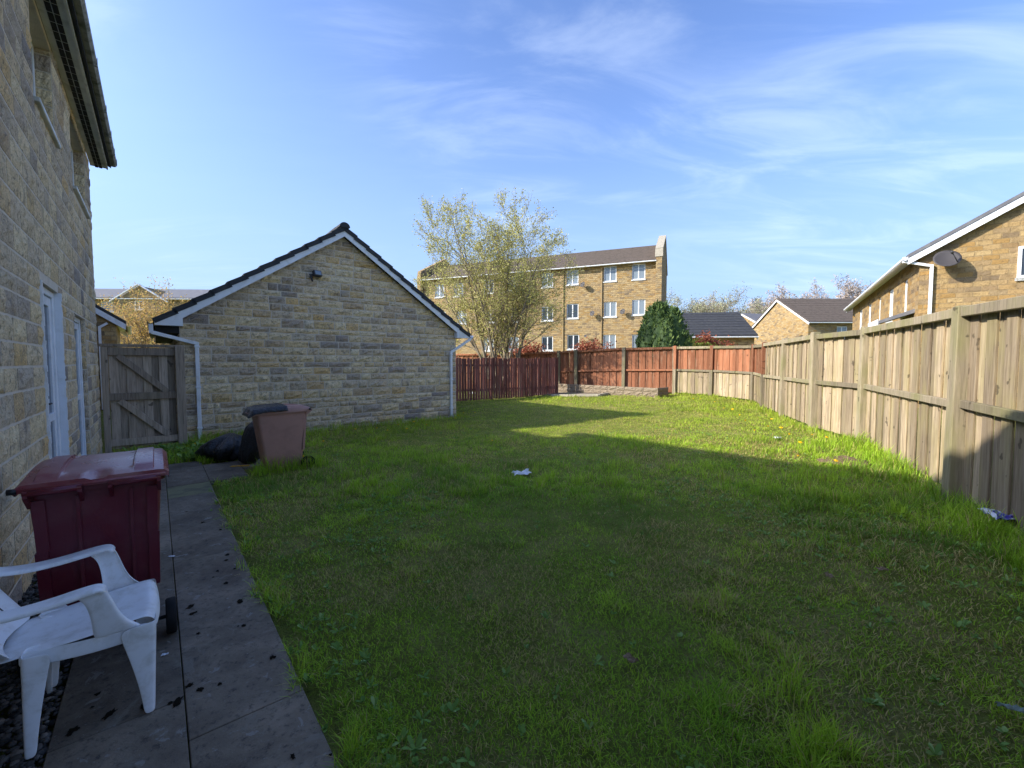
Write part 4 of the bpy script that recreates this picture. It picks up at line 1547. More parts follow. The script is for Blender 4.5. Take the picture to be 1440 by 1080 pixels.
def far_window(parent, P, y_in, w_, h_, glass, mullion=True, mat='upvc', fw=0.07):
    """P(l, out, z): window centred at l=0,z=0 in its opening"""
    def bx(b, l0, l1, o0, o1, z0, z1):
        vs = [Vector(P(l, o, z)) for z in (z0, z1) for o in (o0, o1) for l in (l0, l1)]
        b.add(vs, [(0, 2, 3, 1), (4, 5, 7, 6), (0, 1, 5, 4), (2, 6, 7, 3), (0, 4, 6, 2), (1, 3, 7, 5)])
    b = MB()
    a, c_ = w_ / 2, h_ / 2
    bx(b, -a, -a + fw, y_in, y_in - .05, -c_, c_); bx(b, a - fw, a, y_in, y_in - .05, -c_, c_)
    bx(b, -a + fw, a - fw, y_in, y_in - .05, -c_, -c_ + fw); bx(b, -a + fw, a - fw, y_in, y_in - .05, c_ - fw, c_)
    if mullion: bx(b, -.045, .045, y_in - .004, y_in - .05, -c_ + fw, c_ - fw)
    o = b.build('window', M[mat], parent)
    b = MB(); bx(b, -a + fw * .7, a - fw * .7, y_in - .03, y_in - .04, -c_ + fw * .7, c_ - fw * .7); b.build('pane', M[glass], o)
    b = MB(); bx(b, -a - .05, a + .05, .05, y_in, -c_ - .09, -c_ - .002); b.build('sill', M['upvc_old'], o)
    return o


def building(name, origin, rz, L, D, z0, eave, ridge, wall_m, roof_m, label, front=(), right_end=(), left_end=(), ov=0.3, verge=0.12, rows=0, cat='house'):
    """local: x along the front, y backwards, z up; the ridge runs along x"""
    root = empty(name, origin, rz, label=label, cat=cat)
    b = MB()
    wall_sheet(b, 0, L, z0, eave, [(l - w_ / 2, l + w_ / 2, z - h_ / 2, z + h_ / 2) for l, z, w_, h_, *_ in front], lambda l, o, z: (l, -o, z), .16)
    b.add([(0, D, z0), (0, D, eave), (L, D, eave), (L, D, z0)], [(0, 1, 2, 3)])
    for xx, hs, sg in ((L, right_end, 1), (0, left_end, -1)):
        wall_sheet(b, 0, D, z0, eave, [], lambda l, o, z: (xx + o * sg, l, z), .16)
        b.add([(xx, 0, eave), (xx, D, eave), (xx, D / 2, ridge - .08)], [(0, 1, 2)])
    me = b.mesh('wall', M[wall_m])
    set_uv(me)
    wall = link('wall', me, root)
    for l, z, w_, h_, gl in front:
        far_window(root, (lambda l, z: (lambda a, o, c_: (l + a, -o, z + c_)))(l, z), -.06, w_, h_, gl)
    for l, z, w_, h_, gl in right_end:
        far_window(root, (lambda l, z: (lambda a, o, c_: (L + o, l + a, z + c_)))(l, z), .05, w_, h_, gl)
    sl_ = (ridge - eave) / (D / 2)
    rb = MB()
    for sg in (0, 1):
        ye = -ov if sg == 0 else D + ov
        ze = eave - ov * sl_ + .18
        A, B = Vector((-verge, ye, ze)), Vector((L + verge, ye, ze))
        C_, D_ = Vector((L + verge, D / 2, ridge + .18)), Vector((-verge, D / 2, ridge + .18))
        nr = rows if (rows and sg == 0) else 1
        for k in range(nr):
            t0, t1 = k / nr, (k + 1) / nr
            lift = Vector((0, 0, .03 if rows else 0))
            a0, b0 = A.lerp(D_, t0) + lift, B.lerp(C_, t0) + lift
            a1, b1 = A.lerp(D_, t1), B.lerp(C_, t1)
            dn = Vector((0, 0, -.11))
            rb.add([a0, b0, b1, a1, a0 + dn, b0 + dn, b1 + dn, a1 + dn], [(0, 1, 2, 3), (7, 6, 5, 4), (0, 4, 5, 1), (1, 5, 6, 2), (2, 6, 7, 3), (3, 7, 4, 0)])
    roof = rb.build('roof', M[roof_m], root)
    ze = eave - ov * sl_
    b = MB().box(-verge * .9, L + verge * .9, -ov + .01, -.003, eave - .06, eave - .035); b.build('soffit', M['upvc'], root)
    b = MB().box(-verge * .9, L + verge * .9, -ov - .012, -ov + .008, eave - .09, ze + .075); b.build('fascia', M['upvc'], root)
    g = gutter_mesh(L + 2 * verge, .12, .09)
    g.build('gutter', M['upvc'], root, (-verge, -ov - .014, ze - .015), (0, 0, -PI / 2))
    for xx, sg in ((L + verge * .8, 1), (-verge * .8, -1)):
        b = MB()
        for ya, yb in ((-ov, D / 2), (D + ov, D / 2)):
            za, zb = eave - ov * sl_ + .06, ridge + .06
            pts = [Vector((xx, ya, za)), Vector((xx, yb, zb)), Vector((xx, yb, zb - .20)), Vector((xx, ya, za - .20))]
            t_ = Vector((.025 * sg, 0, 0))
            b.add(pts + [p + t_ for p in pts], [(0, 1, 2, 3), (7, 6, 5, 4), (0, 4, 5, 1), (1, 5, 6, 2), (2, 6, 7, 3), (3, 7, 4, 0)])
        b.build('barge_board', M['upvc'], root)
    return root, roof


def dish(origin, rz, P, size, label, face):
    """satellite dish on a wall: P is the wall point, local to (origin, rz); face = outward direction, local"""
    ca, sa = math.cos(rz), math.sin(rz)
    wp = Vector((origin[0] + P.x * ca - P.y * sa, origin[1] + P.x * sa + P.y * ca, P.z + origin[2]))
    root = empty('satellite_dish', wp, rz, label=label, cat='satellite dish')
    f_ = Vector(face).normalized()
    b = MB().tube([(0, 0, 0), tuple(f_ * .18), tuple(f_ * .30 + Vector((0, 0, .06)))], .022, 6); b.build('bracket', M['dark_metal'], root)
    b = MB()
    aim = (f_ + Vector((-.45, .0, .35))).normalized()
    X_ = aim.orthogonal().normalized(); Y_ = aim.cross(X_)
    c_ = f_ * .34 + Vector((0, 0, .08))
    rings = []
    for r_, dz in ((.02, -.0), (.5, .05), (.8, .13), (1.0, .2), (1.0, .17), (.8, .10), (.5, .02), (.02, -.03)):
        rings.append([c_ + (X_ * math.cos(2 * PI * k / 16) + Y_ * math.sin(2 * PI * k / 16)) * r_ * size + aim * dz * size for k in range(16)])
    b.loft(rings); b.build('reflector', M['dish'], root)
    b = MB().tube([tuple(c_ - Y_ * size * .9 + aim * .1 * size), tuple(c_ + aim * size * 1.0 - Y_ * .2 * size)], .014, 5)
    b.tube([tuple(c_ + aim * size * .95 - Y_ * .22 * size), tuple(c_ + aim * size * 1.15 - Y_ * .12 * size)], .035, 6)
    b.build('receiver', M['dark_metal'], root)
    return root


# the long four storey block
aR, aL = Vector((11.30, 34.0, 0)), Vector((-8.6, 42.0, 0))
d = aR - aL
aL_ = d.length
arz = math.atan2(d.y, d.x)
ao = (aL.x, aL.y, 0.0)
wins = []
for px, py, gl in [(898, 382, 'glass_pale'), (858, 385, 'glass_pale'), (805, 390, 'glass_pale'), (769.6, 394, 'glass_pale'), (721, 399, 'glass_pale'), (687, 403, 'glass'), (644.6, 407.5, 'glass_pale'), (618, 409, 'glass_pale'),
                   (898, 432, 'glass_pale'), (858, 435, 'glass_pale'), (805, 437.5, 'glass'), (769.6, 441, 'glass'), (720, 443, 'glass'), (690, 444, 'glass'), (649, 446, 'glass_pale'), (620, 447, 'glass_pale'),
                   (898, 481, 'glass_pale'), (857, 481, 'glass_pale'), (806, 481, 'glass'), (769.6, 483, 'glass'), (722, 483.5, 'glass_pale'), (687, 484, 'glass_pale')]:
    p = to_local(px, py, ao, arz, 1, 0.0)
    wins.append((p.x, p.z, 1.02, 1.22, gl))
pe = to_local(918, 366, ao, arz, 1, 0.0)
pr = to_local(922, 346, ao, arz, 1, 4.3)
apt, aroof = building('apartment_block', ao, arz, aL_, 8.6, -0.6, pe.z, pr.z - .1, 'far_stone', 'tile_brown',
                      'long buff stone apartment block with white windows and brown tiled roof', wins, ov=.35, verge=0.0, rows=16, cat='apartment block')
b = MB()
prof = [(-.42, -.6), (-.42, pe.z + .10), (-.30, pe.z + .75), (4.3, pr.z + .75), (9.0, pe.z + .4), (9.0, -.6)]
r0 = [Vector((aL_ - .02, y, z)) for y, z in prof]; r1 = [Vector((aL_ + .42, y, z)) for y, z in prof]
b.loft([r0, r1], smooth=False)
me = b.mesh('parapet', M['far_stone']); set_uv(me); link('parapet', me, apt)
b = MB()
for (ya, za), (yb, zb) in zip(prof[1:4], prof[2:5]):
    b.bar((aL_ + .2, ya, za + .05), (aL_ + .2, yb, zb + .05), .58, .10)
b.build('coping', M['kerb'], apt)
b = MB()
r0 = [Vector((-.4, y, z)) for y, z in prof]; r1 = [Vector((.0, y, z)) for y, z in prof]
b.loft([r0, r1], smooth=False)
me = b.mesh('parapet', M['far_stone']); set_uv(me); link('parapet', me, apt)
for px, lab in ((846, None), (713, None), (792, None)):
    p = to_local(px, 430, ao, arz, 1, 0.0)
    b = MB().bar((p.x, -.05, pe.z - .1), (p.x, -.05, 0), .075, .075, up=(0, 1, 0)); b.build('downpipe', M['far_stone'], apt)
for q, (px, py, lab) in enumerate([(820, 402, 'dark satellite dish by the top floor windows of the apartment block'), (833.5, 442.5, 'reddish dark satellite dish on a plain stretch of the apartment block wall'),
                                   (876, 440, 'grey satellite dish between two middle floor windows of the apartment block'), (824, 474, 'small dark dish low on the apartment block above the orange fence')]):
    p = to_local(px, py, ao, arz, 1, -.2)
    p.y = 0
    dish(ao, arz, p,   .23 if q < 3 else .13, lab, (0, -1, 0))
for px, lab in ((738, 'bare red brown shrub beyond the orange fence, by the many stemmed tree'),):
    pass

# house on the right, gable to us
rA, rB = Vector((20.9, 26.5, 0)), Vector((12.85, 13.7, 0))
d = rB - rA
rL = d.length
rrz = math.atan2(d.y, d.x)
ro = (rA.x, rA.y, 0.0)
pe = to_local(1283, 372, ro, rrz, 1, 0.0)
REV = 5.02
wins = []
for px, py, w_, gl in [(1273.5, 396, .62, 'glass_pale'), (1253, 408, .95, 'glass_pale'), (1237, 417.5, .6, 'glass'), (1223, 425, .95, 'glass_pale'), (1210.5, 432, 1.2, 'glass'), (1201, 438, .95, 'glass_pale')]:
    p = to_local(px, py, ro, rrz, 1, 0.0)
    wins.append((p.x, 3.9, w_, 1.25, gl))
p1 = to_local(1432, 347, ro, rrz, 0, rL)
p2 = to_local(1432, 391, ro, rrz, 0, rL)
gw = (p1.y + .5, (p1.z + p2.z) / 2, 1.0, p1.z - p2.z, 'glass')
rh, rroof = building('stone_house', ro, rrz, rL, 8.2, -.3, REV, REV + 4.1 * math.tan(R(31)), 'right_stone', 'slate',
                     'sunlit golden stone house with grey roof and satellite dish beyond the tan fence', wins, [gw], ov=.32, verge=.22)
b = MB()
q = to_local(1222, 452, ro, rrz, 1, -.9); q2 = to_local(1281, 434, ro, rrz, 1, -.9)
x0, x1 = q.x, rL - .35
zc = 3.0
b.add([Vector((x0, -.9, zc)), Vector((x1, -.9, zc)), Vector((x1, 0, zc + .35)), Vector((x0, 0, zc + .35)), Vector((x0, -.9, zc - .10)), Vector((x1, -.9, zc - .10)), Vector((x1, 0, zc + .22)), Vector((x0, 0, zc + .22))],
      [(0, 1, 2, 3), (7, 6, 5, 4), (0, 4, 5, 1), (1, 5, 6, 2), (2, 6, 7, 3), (3, 7, 4, 0)])
b.build('canopy', M['slate'], rh)
b = MB().box(x0, x1, -.93, -.905, zc - .14, zc + .05); b.build('canopy_fascia', M['upvc'], rh)
b = MB()
up = Vector((1, 0, 0))
b.bar((rL + .12, -.40, REV - .08), (rL + .12, -.40, REV - .26), .075, .075, up=up)
b.bar((rL + .12, -.40, REV - .22), (rL + .07, .26, REV - .42), .075, .075, up=up)
b.bar((rL + .07, .26, REV - .38), (rL + .07, .26, 0), .075, .075, up=up)
b.build('downpipe', M['upvc'], rh)
p = to_local(1326, 372, ro, rrz, 0, rL)
dish(ro, rrz, p, .32, 'grey satellite dish on the gable of the golden stone house', (1, 0, 0))
b = MB()
b.tube([(rL - 11.0, 4.1, REV + 2.4), (rL - 11.0, 4.1, REV + 3.1)], .13, 10); b.build('flue', M['dark_metal'], rh)

building('stone_house', SHADE_HOUSE, TH + PI / 2, 8.0, 6.6, -.2, 5.6, 8.4, 'far_stone', 'tile', 'unseen stone house added past the timber gate to shade the lawn', ov=.3, verge=.2)  # added out of view to block the sun through the gap
# black roofed garage beyond the corner
p = at_depth(962, 470, 29.5); q = at_depth(1061, 471, 29.0)
d = q - p; d.z = 0
bl, _r = building('garage', (p.x, p.y, 0), math.atan2(d.y, d.x), d.length, 6.0, 0, p.z - .12, p.z + 1.62, 'far_stone', 'tile',
                  'garage with wide black tiled roof and white fascia behind the red shrub', ov=.25, verge=.12, rows=9, cat='garage')
# two houses in the gap on the far right
p = at_depth(1137, 452, 40); q = at_depth(1210, 452, 40)
building('house', (p.x, p.y, 0), 0.02, 12.0, 9.0, 0, p.z, p.z + 2.6, 'far_stone', 'tile_brown', 'tan stone house with brown tiled roof beyond the golden house', [(3.2, p.z - 1.0, 1.0, 1.1, 'glass_pale')], ov=.3, verge=.2, rows=12)
p = at_depth(1084, 463, 52)
building('house', (p.x - .2, p.y, 0), 0.30, 9.0, 8.0, 0, p.z, p.z + 2.2, 'right_stone', 'slate', 'pale stone house with dark grey roof in front of the bare trees', [(2.0, p.z - 1.2, 1.0, 1.1, 'glass_pale'), (5.2, p.z - 1.2, 1.0, 1.1, 'glass_pale')], ov=.3, verge=.2)
# buildings seen over the gate
p = at_depth(118, 419, 40); 
lb, _r = building('apartment_block', (p.x - 4, p.y, 0), 0.05, 22.0, 9.0, 0, p.z, p.z + 1.45, 'far_stone', 'slate', 'pale roofed stone apartment block seen over the timber gate', [(6.2, p.z - .75, 1.9, .95, 'glass_pale')], ov=.3, verge=.2, cat='apartment block')
b = MB()
pk = to_local(195, 400, (p.x - 4, p.y, 0), .05, 1, -.3)
zl = p.z - .1
b.add([Vector((pk.x - 2.3, -.3, zl - .2)), Vector((pk.x + 2.3, -.3, zl - .2)), Vector((pk.x, -.3, pk.z - .1)), Vector((pk.x - 2.3, 3, zl - .2)), Vector((pk.x + 2.3, 3, zl - .2)), Vector((pk.x, 3, pk.z - .1))],
      [(0, 1, 2), (3, 5, 4), (0, 2, 5, 3), (1, 4, 5, 2)])
b.box(pk.x - 2.3, pk.x + 2.3, -.3, -.01, 0, zl - .2)
me = b.mesh('dormer_gable', M['far_stone']); set_uv(me); dg = link('dormer_gable', me, lb)
b = MB()
for sg in (-1, 1):
    b.bar((pk.x + sg * 2.6, -.36, zl - .25), (pk.x, -.36, pk.z + .02), .10, .22, up=(0, 1, 0))
b.build('barge_board', M['upvc'], dg)
far_window(lb, lambda a_, o_, c_: (pk.x + a_, -.3 - o_, zl - .55 + c_), .03, .8, .8, 'glass_pale')
p = at_depth(163, 447, 15.0)
g2, _r = building('stone_garage', (p.x, p.y, 0), PI / 2 + TH + .03, 5.5, 6.0, 0, p.z - .1, p.z + 2.0, 'far_stone', 'tile', 'brown stone garage with white downpipe behind the timber gate', ov=.25, verge=.15, cat='garage')
b = MB()
b.bar((-.08, .22, p.z - .2), (-.08, .42, p.z - .35), .07, .07, up=(1, 0, 0)); b.bar((-.08, .42, p.z - .32), (-.08, .42, 0), .07, .07, up=(1, 0, 0))
b.build('downpipe', M['upvc'], g2)

# ------------------------------------------------------------------ trees


def limb_mesh(name, limbs, mat, parent, n_hi=7, n_lo=4):
    b = MB()
    for pts, rad in limbs:
        b.tube(pts, rad, n_hi if rad[0] > .035 else (n_lo if rad[0] > .012 else 3), cap=False)
    return b.build(name, mat, parent)


def grow(rr, p, d, L, r, lvl, maxl, limbs, tips, par):
    n_ = par['seg']
    pts, rad = [p.copy()], [r]
    d = d.normalized()
    for i in range(n_):
        j = Vector((rr.gauss(0, 1), rr.gauss(0, 1), rr.gauss(0, 1))) * par['wob']
        d = (d + j + Vector((0, 0, par['up'] * (1 if lvl else .4)))).normalized()
        p = p + d * L / n_
        pts.append(p.copy())
        rad.append(max(par['rmin'], r * (1 - .72 * (i + 1) / n_)))
        if lvl < maxl and (i + 1) / n_ > par['bare'][lvl]:
            for _ in range(par['kids'][lvl]):
                if rr.random() > par['prob']: continue
                ax = Vector((rr.gauss(0, 1), rr.gauss(0, 1), rr.gauss(0, .6)))
                ax = (ax - d * ax.dot(d)).normalized()
                a_ = rr.uniform(*par['ang'])
                nd_ = d * math.cos(a_) + ax * math.sin(a_)
                grow(rr, p, nd_, L * rr.uniform(*par['len']) * (1 - .35 * i / n_), rad[-1] * .62, lvl + 1, maxl, limbs, tips, par)
    limbs.append((pts, rad))
    if lvl >= maxl - 1:
        for q in pts[1:]: tips.append((q, d.copy(), lvl))


def leaf_cloud(name, pts, per, size, spread, mat, parent, seed, elong=1.8, dirs=None):
    R_ = np.random.RandomState(seed)
    P = np.repeat(np.array([p[:] for p in pts]), per, 0)
    n_ = len(P)
    P = P + R_.normal(0, spread, (n_, 3))
    a_ = R_.normal(0, 1, (n_, 3))
    if dirs is not None: a_ = np.repeat(np.array([q[:] for q in dirs]), per, 0) + .45 * a_
    a_ /= np.linalg.norm(a_, axis=1, keepdims=True)
    c_ = R_.normal(0, 1, (n_, 3)); c_ -= a_ * (a_ * c_).sum(1, keepdims=True); c_ /= np.linalg.norm(c_, axis=1, keepdims=True)
    sz = size * R_.uniform(.6, 1.35, (n_, 1))
    V = np.stack([P - a_ * sz * elong * .5, P + c_ * sz * .5, P + a_ * sz * elong * .5, P - c_ * sz * .5], 1).reshape(-1, 3)
    Fc = np.arange(n_ * 4).reshape(-1, 4)
    clump = np.repeat(np.clip(R_.normal(.5, .22, n_), 0, 1), 4)
    return fast_mesh(name, V, Fc, mat, clump, parent=parent)


# many stemmed tree behind the maroon fence
rr = random.Random(21)
tb = Vector((-0.62, 20.9, 0.12))
tree = empty('young_tree', tb, label='tall many stemmed spring tree with sparse pale leaves behind the maroon fence', cat='tree')
limbs, tips = [], []
par = dict(seg=8, wob=.085, up=.012, rmin=.005, bare=(.18, .08, 0, 0), kids=(1, 1, 1, 0), prob=.93, ang=(.35, .85), len=(.38, .58))
for k in range(14):
    a_ = 2.4 * k + rr.uniform(-.25, .25)
    lean = rr.uniform(.16, .66) if k % 4 else rr.uniform(.03, .2)
    dv = Vector((math.cos(a_) * lean * 1.15, math.sin(a_) * lean * .8, 1))
    b0 = Vector((math.cos(a_) * .16, math.sin(a_) * .16, -.1))
    grow(rr, b0, dv, rr.uniform(6.6, 7.9) * (1 - .2 * lean), rr.uniform(.05, .085), 0, 3, limbs, tips, par)
limb_mesh('trunk', limbs, M['bark'], tree)
tp = [t for t in tips if t[0].z > 1.8]
leaf_cloud('crown', [t[0] for t in tp], 1, .046, .09, M['leaf_spring'], tree, 4, 1.7)

# dense clipped conifer
rr = random.Random(8)
cb = at_depth(930, 470, 20.6)
con = empty('conifer', (cb.x, cb.y, .2), label='rounded dark green conifer leaning over the orange fence', cat='conifer')
lobes = []
for k in range(15):
    a_ = 2 * PI * k / 15 + rr.uniform(-.2, .2)
    rad = rr.uniform(.35, .95) if k > 2 else .1
    lobes.append((Vector((math.cos(a_) * rad * 1.0, math.sin(a_) * rad * .9, 0)), rr.uniform(.38, .55), rr.uniform(3.6, 4.15) + .35 * (1 - rad) - .25 * rad))
pts, drs = [], []
for c_, r_, h_ in lobes:
    for _ in range(420):
        z = rr.uniform(.6, h_)
        t = (z - .6) / (h_ - .6)
        rz_ = r_ * (1.25 * math.sin(PI * (.18 + .78 * t)) ** .7)
        a_ = rr.uniform(0, 2 * PI)
        q = rr.uniform(.72, 1.05)
        pts.append(c_ * (1 - .28 * t * t) + Vector((math.cos(a_) * rz_ * q, math.sin(a_) * rz_ * q, z)))
        drs.append(Vector((math.cos(a_) * .7, math.sin(a_) * .7, 1.1)))
leaf_cloud('crown', pts, 4, .075, .05, M['leaf_conifer'], con, 5, 2.6, drs)
b = MB().tube([(0, 0, -.2), (.05, 0, 1.2), (.0, .05, 2.8)], [.14, .11, .05], 8); b.build('trunk', M['bark'], con)
for c_, r_, h_ in lobes:
    b = MB()
b = MB()
for c_, r_, h_ in lobes:
    rings = []
    for k in range(9):
        t = k / 8
        rz_ = r_ * .92 * (1.25 * math.sin(PI * (.18 + .78 * t)) ** .7)
        z = .6 + (h_ - .6) * t
        rings.append([c_ * (1 - .28 * t * t) + Vector((math.cos(2 * PI * j / 9) * rz_, math.sin(2 * PI * j / 9) * rz_, z)) for j in range(9)])
    b.loft(rings)
me = b.mesh('inner_foliage', M['leaf_conifer'])
link('inner_foliage', me, con)


def shrub(name, base, w_, h_, z0, mat, seed, label, cat, n_=260, per=5, size=.06, twigs='bark', up=.06):
    rr = random.Random(seed)
    t = empty(name, base, label=label, cat=cat)
    limbs, tips = [], []
    par = dict(seg=5, wob=.12, up=up, rmin=.005, bare=(.25, .1, 0), kids=(2, 1, 0), prob=.85, ang=(.35, .85), len=(.45, .65))
    for k in range(n_ // 26):
        a_ = rr.uniform(0, 2 * PI); lean = rr.uniform(.1, .75) * w_ / h_ * 1.2
        grow(rr, Vector((0, 0, -.1)), Vector((math.cos(a_) * lean, math.sin(a_) * lean, 1)), h_ * rr.uniform(.75, 1.0), .03 * h_ / 2, 0, 2, limbs, tips, par)
    limb_mesh('trunk', limbs, M[twigs], t, 5, 3)
    pts = [q[0] for q in tips if q[0].z > z0]
    leaf_cloud('crown', pts, per, size, size * 2.2, M[mat], t, seed, 1.6)
    return t


p = at_depth(992, 470, 24.5); shrub('shrub', (p.x, p.y, .3), 0.7, 2.2, .4, 'leaf_red', 41, 'rusty red leaved shrub in front of the black garage roof', 'shrub', 260, 9, .075)
p = at_depth(979, 480, 23.0); shrub('shrub', (p.x, p.y, .3), 1.2, 1.95, .4, 'leaf_lime', 42, 'bright lime green shrub growing beside the conifer', 'shrub', 240, 9, .075)
p = at_depth(206, 450, 24.0); shrub('blossom_tree', (p.x, p.y, 0), 2.5, 4.7, 1.4, 'leaf_orange', 43, 'small tree with orange and lime spring leaves behind the gate', 'tree', 390, 4, .05, 'bark', .05)
# rusty garden things over the orange fence: bare shrubs
p = at_depth(736, 482, 27); shrub('shrub', (p.x, p.y, .2), 2.0, 2.0, .5, 'leaf_red', 44, 'low dark red shrub before the apartment block, beside the many stemmed tree', 'shrub', 200, 7, .08)
p = at_depth(822, 480, 27); shrub('shrub', (p.x, p.y, .2), 2.2, 2.15, .5, 'leaf_red', 45, 'low dark red shrub before the apartment block under the smallest dish', 'shrub', 200, 7, .08)


def far_tree(base, h_, wd, seed, mat, label, dens=2, size=.10):
    rr = random.Random(seed)
    t = empty('tree', base, label=label, cat='tree')
    limbs, tips = [], []
    par = dict(seg=5, wob=.10, up=.03, rmin=.02, bare=(.25, .1, 0, 0), kids=(2, 2, 1, 0), prob=.85, ang=(.4, .9), len=(.42, .62))
    for k in range(4):
        a_ = rr.uniform(0, 2 * PI); lean = .42 * wd / h_
        grow(rr, Vector((0, 0, -.3)), Vector((math.cos(a_) * lean, math.sin(a_) * lean, 1)), h_ * rr.uniform(.8, 1.0), h_ * .022, 0, 3, limbs, tips, par)
    limb_mesh('trunk', limbs, M['bark_far'], t, 5, 3)
    leaf_cloud('crown', [q[0] for q in tips if q[0].z > h_ * .3], dens, size, size * 3.0, M[mat], t, seed, 4.5 if mat == 'leaf_bare' else 2.0)
    return t


for px, Y, h_, wd, sd_, mt, lab in [(975, 62, 9.3, 9, 61, 'leaf_far', 'hazy green budding tree behind the black garage roof, beside the parapet'),
                                    (1022, 70, 9.6, 9, 62, 'leaf_bare', 'bare brown tree behind the black garage roof, at its gable end'),
                                    (1076, 64, 8.0, 7, 63, 'leaf_far', 'low budding tree in the gap between black garage and pale house'),
                                    (1103, 72, 10.8, 10, 64, 'leaf_bare', 'round bare brown tree behind the pale stone house'),
                                    (1135, 72, 10.6, 10, 65, 'leaf_bare', 'bare brown tree between pale stone house and brown tiled roof'),
                                    (1186, 74, 12.6, 8, 66, 'leaf_bare', 'tall bare tree above the brown tiled roof')]:
    p = at_depth(px, 480, Y)
    far_tree((p.x, p.y, 0), h_, wd, sd_, M and mt, lab)

# ------------------------------------------------------------------ lawn


class VNoise:
    def __init__(s, seed, n_=64):
        s.g = np.random.RandomState(seed).uniform(0, 1, (n_, n_)); s.n = n_

    def __call__(s, x, y):
        xi, yi = np.floor(x).astype(int), np.floor(y).astype(int)
        fx_, fy_ = x - xi, y - yi
        fx_ = fx_ * fx_ * (3 - 2 * fx_); fy_ = fy_ * fy_ * (3 - 2 * fy_)
        g, n_ = s.g, s.n
        a_, b_, c_, d_ = g[yi % n_, xi % n_], g[yi % n_, (xi + 1) % n_], g[(yi + 1) % n_, xi % n_], g[(yi + 1) % n_, (xi + 1) % n_]
        return (a_ * (1 - fx_) + b_ * fx_) * (1 - fy_) + (c_ * (1 - fx_) + d_ * fx_) * fy_


def fbm(seed, x, y, f0, o_=3):
    t, amp, tot = 0, 1.0, 0
    for k in range(o_):
        t = t + amp * VNoise(seed + k)(x * f0 * 2 ** k + 13.7 * k, y * f0 * 2 ** k + 5.1 * k); tot += amp; amp *= .55
    return t / tot


LAWN = [W(-2.5, .53), W(6.35, .53), W(6.95, .60), W(7.0, 1.0), W(7.6, 1.06), W(7.62, 1.5), W(8.24, 1.5), W(8.26, .55), W(8.62, .5), W(8.55, -.30), W(10.2, -.55), W(10.2, .2), W(10.86, .4), W(10.86, GN1), W(13.0, GN1 + .05)]
LAWN += [W(16.0, GN1 + .05), PAL[0] + pd * 6.0, PAL[0] + pd * 1.5, pc[0], pc[1], pc[2], plA, plB, plB + Vector((.35, .7, 0)), RIGHT[0]] + RIGHT[1:-1] + [RIGHT[-1], Vector((3.0, -1.0, 0))]
LX = np.array([p.x for p in LAWN]); LY = np.array([p.y for p in LAWN])


def inside(x, y):
    r_ = np.zeros(len(x), bool)
    j = len(LX) - 1
    for i in range(len(LX)):
        c_ = ((LY[i] > y) != (LY[j] > y)) & (x < (LX[j] - LX[i]) * (y - LY[i]) / (LY[j] - LY[i] + 1e-12) + LX[i])
        r_ ^= c_
        j = i
    return r_


def seg_dist(x, y, A, B):
    dx_, dy_ = B.x - A.x, B.y - A.y
    t = np.clip(((x - A.x) * dx_ + (y - A.y) * dy_) / (dx_ * dx_ + dy_ * dy_), 0, 1)
    return np.hypot(x - A.x - t * dx_, y - A.y - t * dy_)


def edge_field(x, y):
    n_ = x * NV.x + y * NV.y; u_ = x * UV.x + y * UV.y
    dp = np.where(u_ < 7.4, n_ - .53, 9)
    df = np.min([seg_dist(x, y, a_, b_) for a_, b_ in zip(RIGHT[:-1], RIGHT[1:])], 0)
    dg = np.where((n_ > -.6) & (n_ < GN1 + .3), np.abs(10.86 - u_), 9)
    dpal = seg_dist(x, y, PAL[0], PAL[1])
    wd = np.where((u_ > 8.3) & (n_ < 1.6), 0.0, 9.0)
    return dp, df, dg, dpal, wd


def scatter(bins):
    out = []
    for r0, r1, dens in bins:
        n_ = int(R(114) / 2 * (r1 * r1 - r0 * r0) * dens)
        r_ = np.sqrt(NR.uniform(r0 * r0, r1 * r1, n_)); a_ = NR.uniform(R(-57), R(57), n_)
        out.append(np.stack([r_ * np.sin(a_), r_ * np.cos(a_)], 1))
    P = np.concatenate(out)
    jx, jy = NR.normal(0, .022, len(P)), NR.normal(0, .022, len(P))
    wob = (fbm(150, P[:, 0], P[:, 1], 5.0, 3) - .45) * .30
    return P[inside(P[:, 0] + jx - NV.x * wob * 0 + NV.x * wob, P[:, 1] + jy + NV.y * wob)]


P = scatter([(.8, 2.2, 11000), (2.2, 3.6, 7200), (3.6, 6.0, 3700), (6.0, 9.5, 1900), (9.5, 14, 900), (14, 24, 480)])
x, y = P[:, 0], P[:, 1]
n_ = len(P)
r_ = np.hypot(x, y)
dp, df, dg, dpal, wd = edge_field(x, y)
patch = fbm(1, x, y, .55, 3); clump = fbm(20, x, y, 3.2, 3); dry = fbm(40, x, y, 1.3, 4); tuft = fbm(60, x, y, 9, 2)
hgt = .022 + .085 * npstep(.40, .66, patch) * npstep(.3, .75, tuft) + .045 * npstep(.55, .75, clump) * npstep(.35, .6, tuft)
hgt = hgt + .050 * (1 - npstep(0, .22, dp)) * npstep(.3, .7, clump) + .08 * (1 - npstep(.05, .6, df)) + .085 * (1 - npstep(0, .55, dg)) + .05 * (1 - npstep(0, .4, dpal)) + .10 * (wd < 1)
right_wild = npstep(2.2, 4.5, x) * (1 - npstep(7, 11, y))
dbin = seg_dist(x, y, W(7.08, 1.15), W(7.05, 1.95))
hgt = hgt + .20 * (1 - npstep(.02, .20, dbin))
hgt = hgt + .045 * right_wild * npstep(.35, .65, clump)
h = hgt * NR.uniform(.55, 1.35, n_)
lean = np.clip(NR.normal(.95, .36, n_), .1, 1.7) * np.where(hgt > .10, .55, 1.0)
az = NR.uniform(0, 2 * PI, n_) + 2.2 * fbm(80, x, y, 2.0, 2)
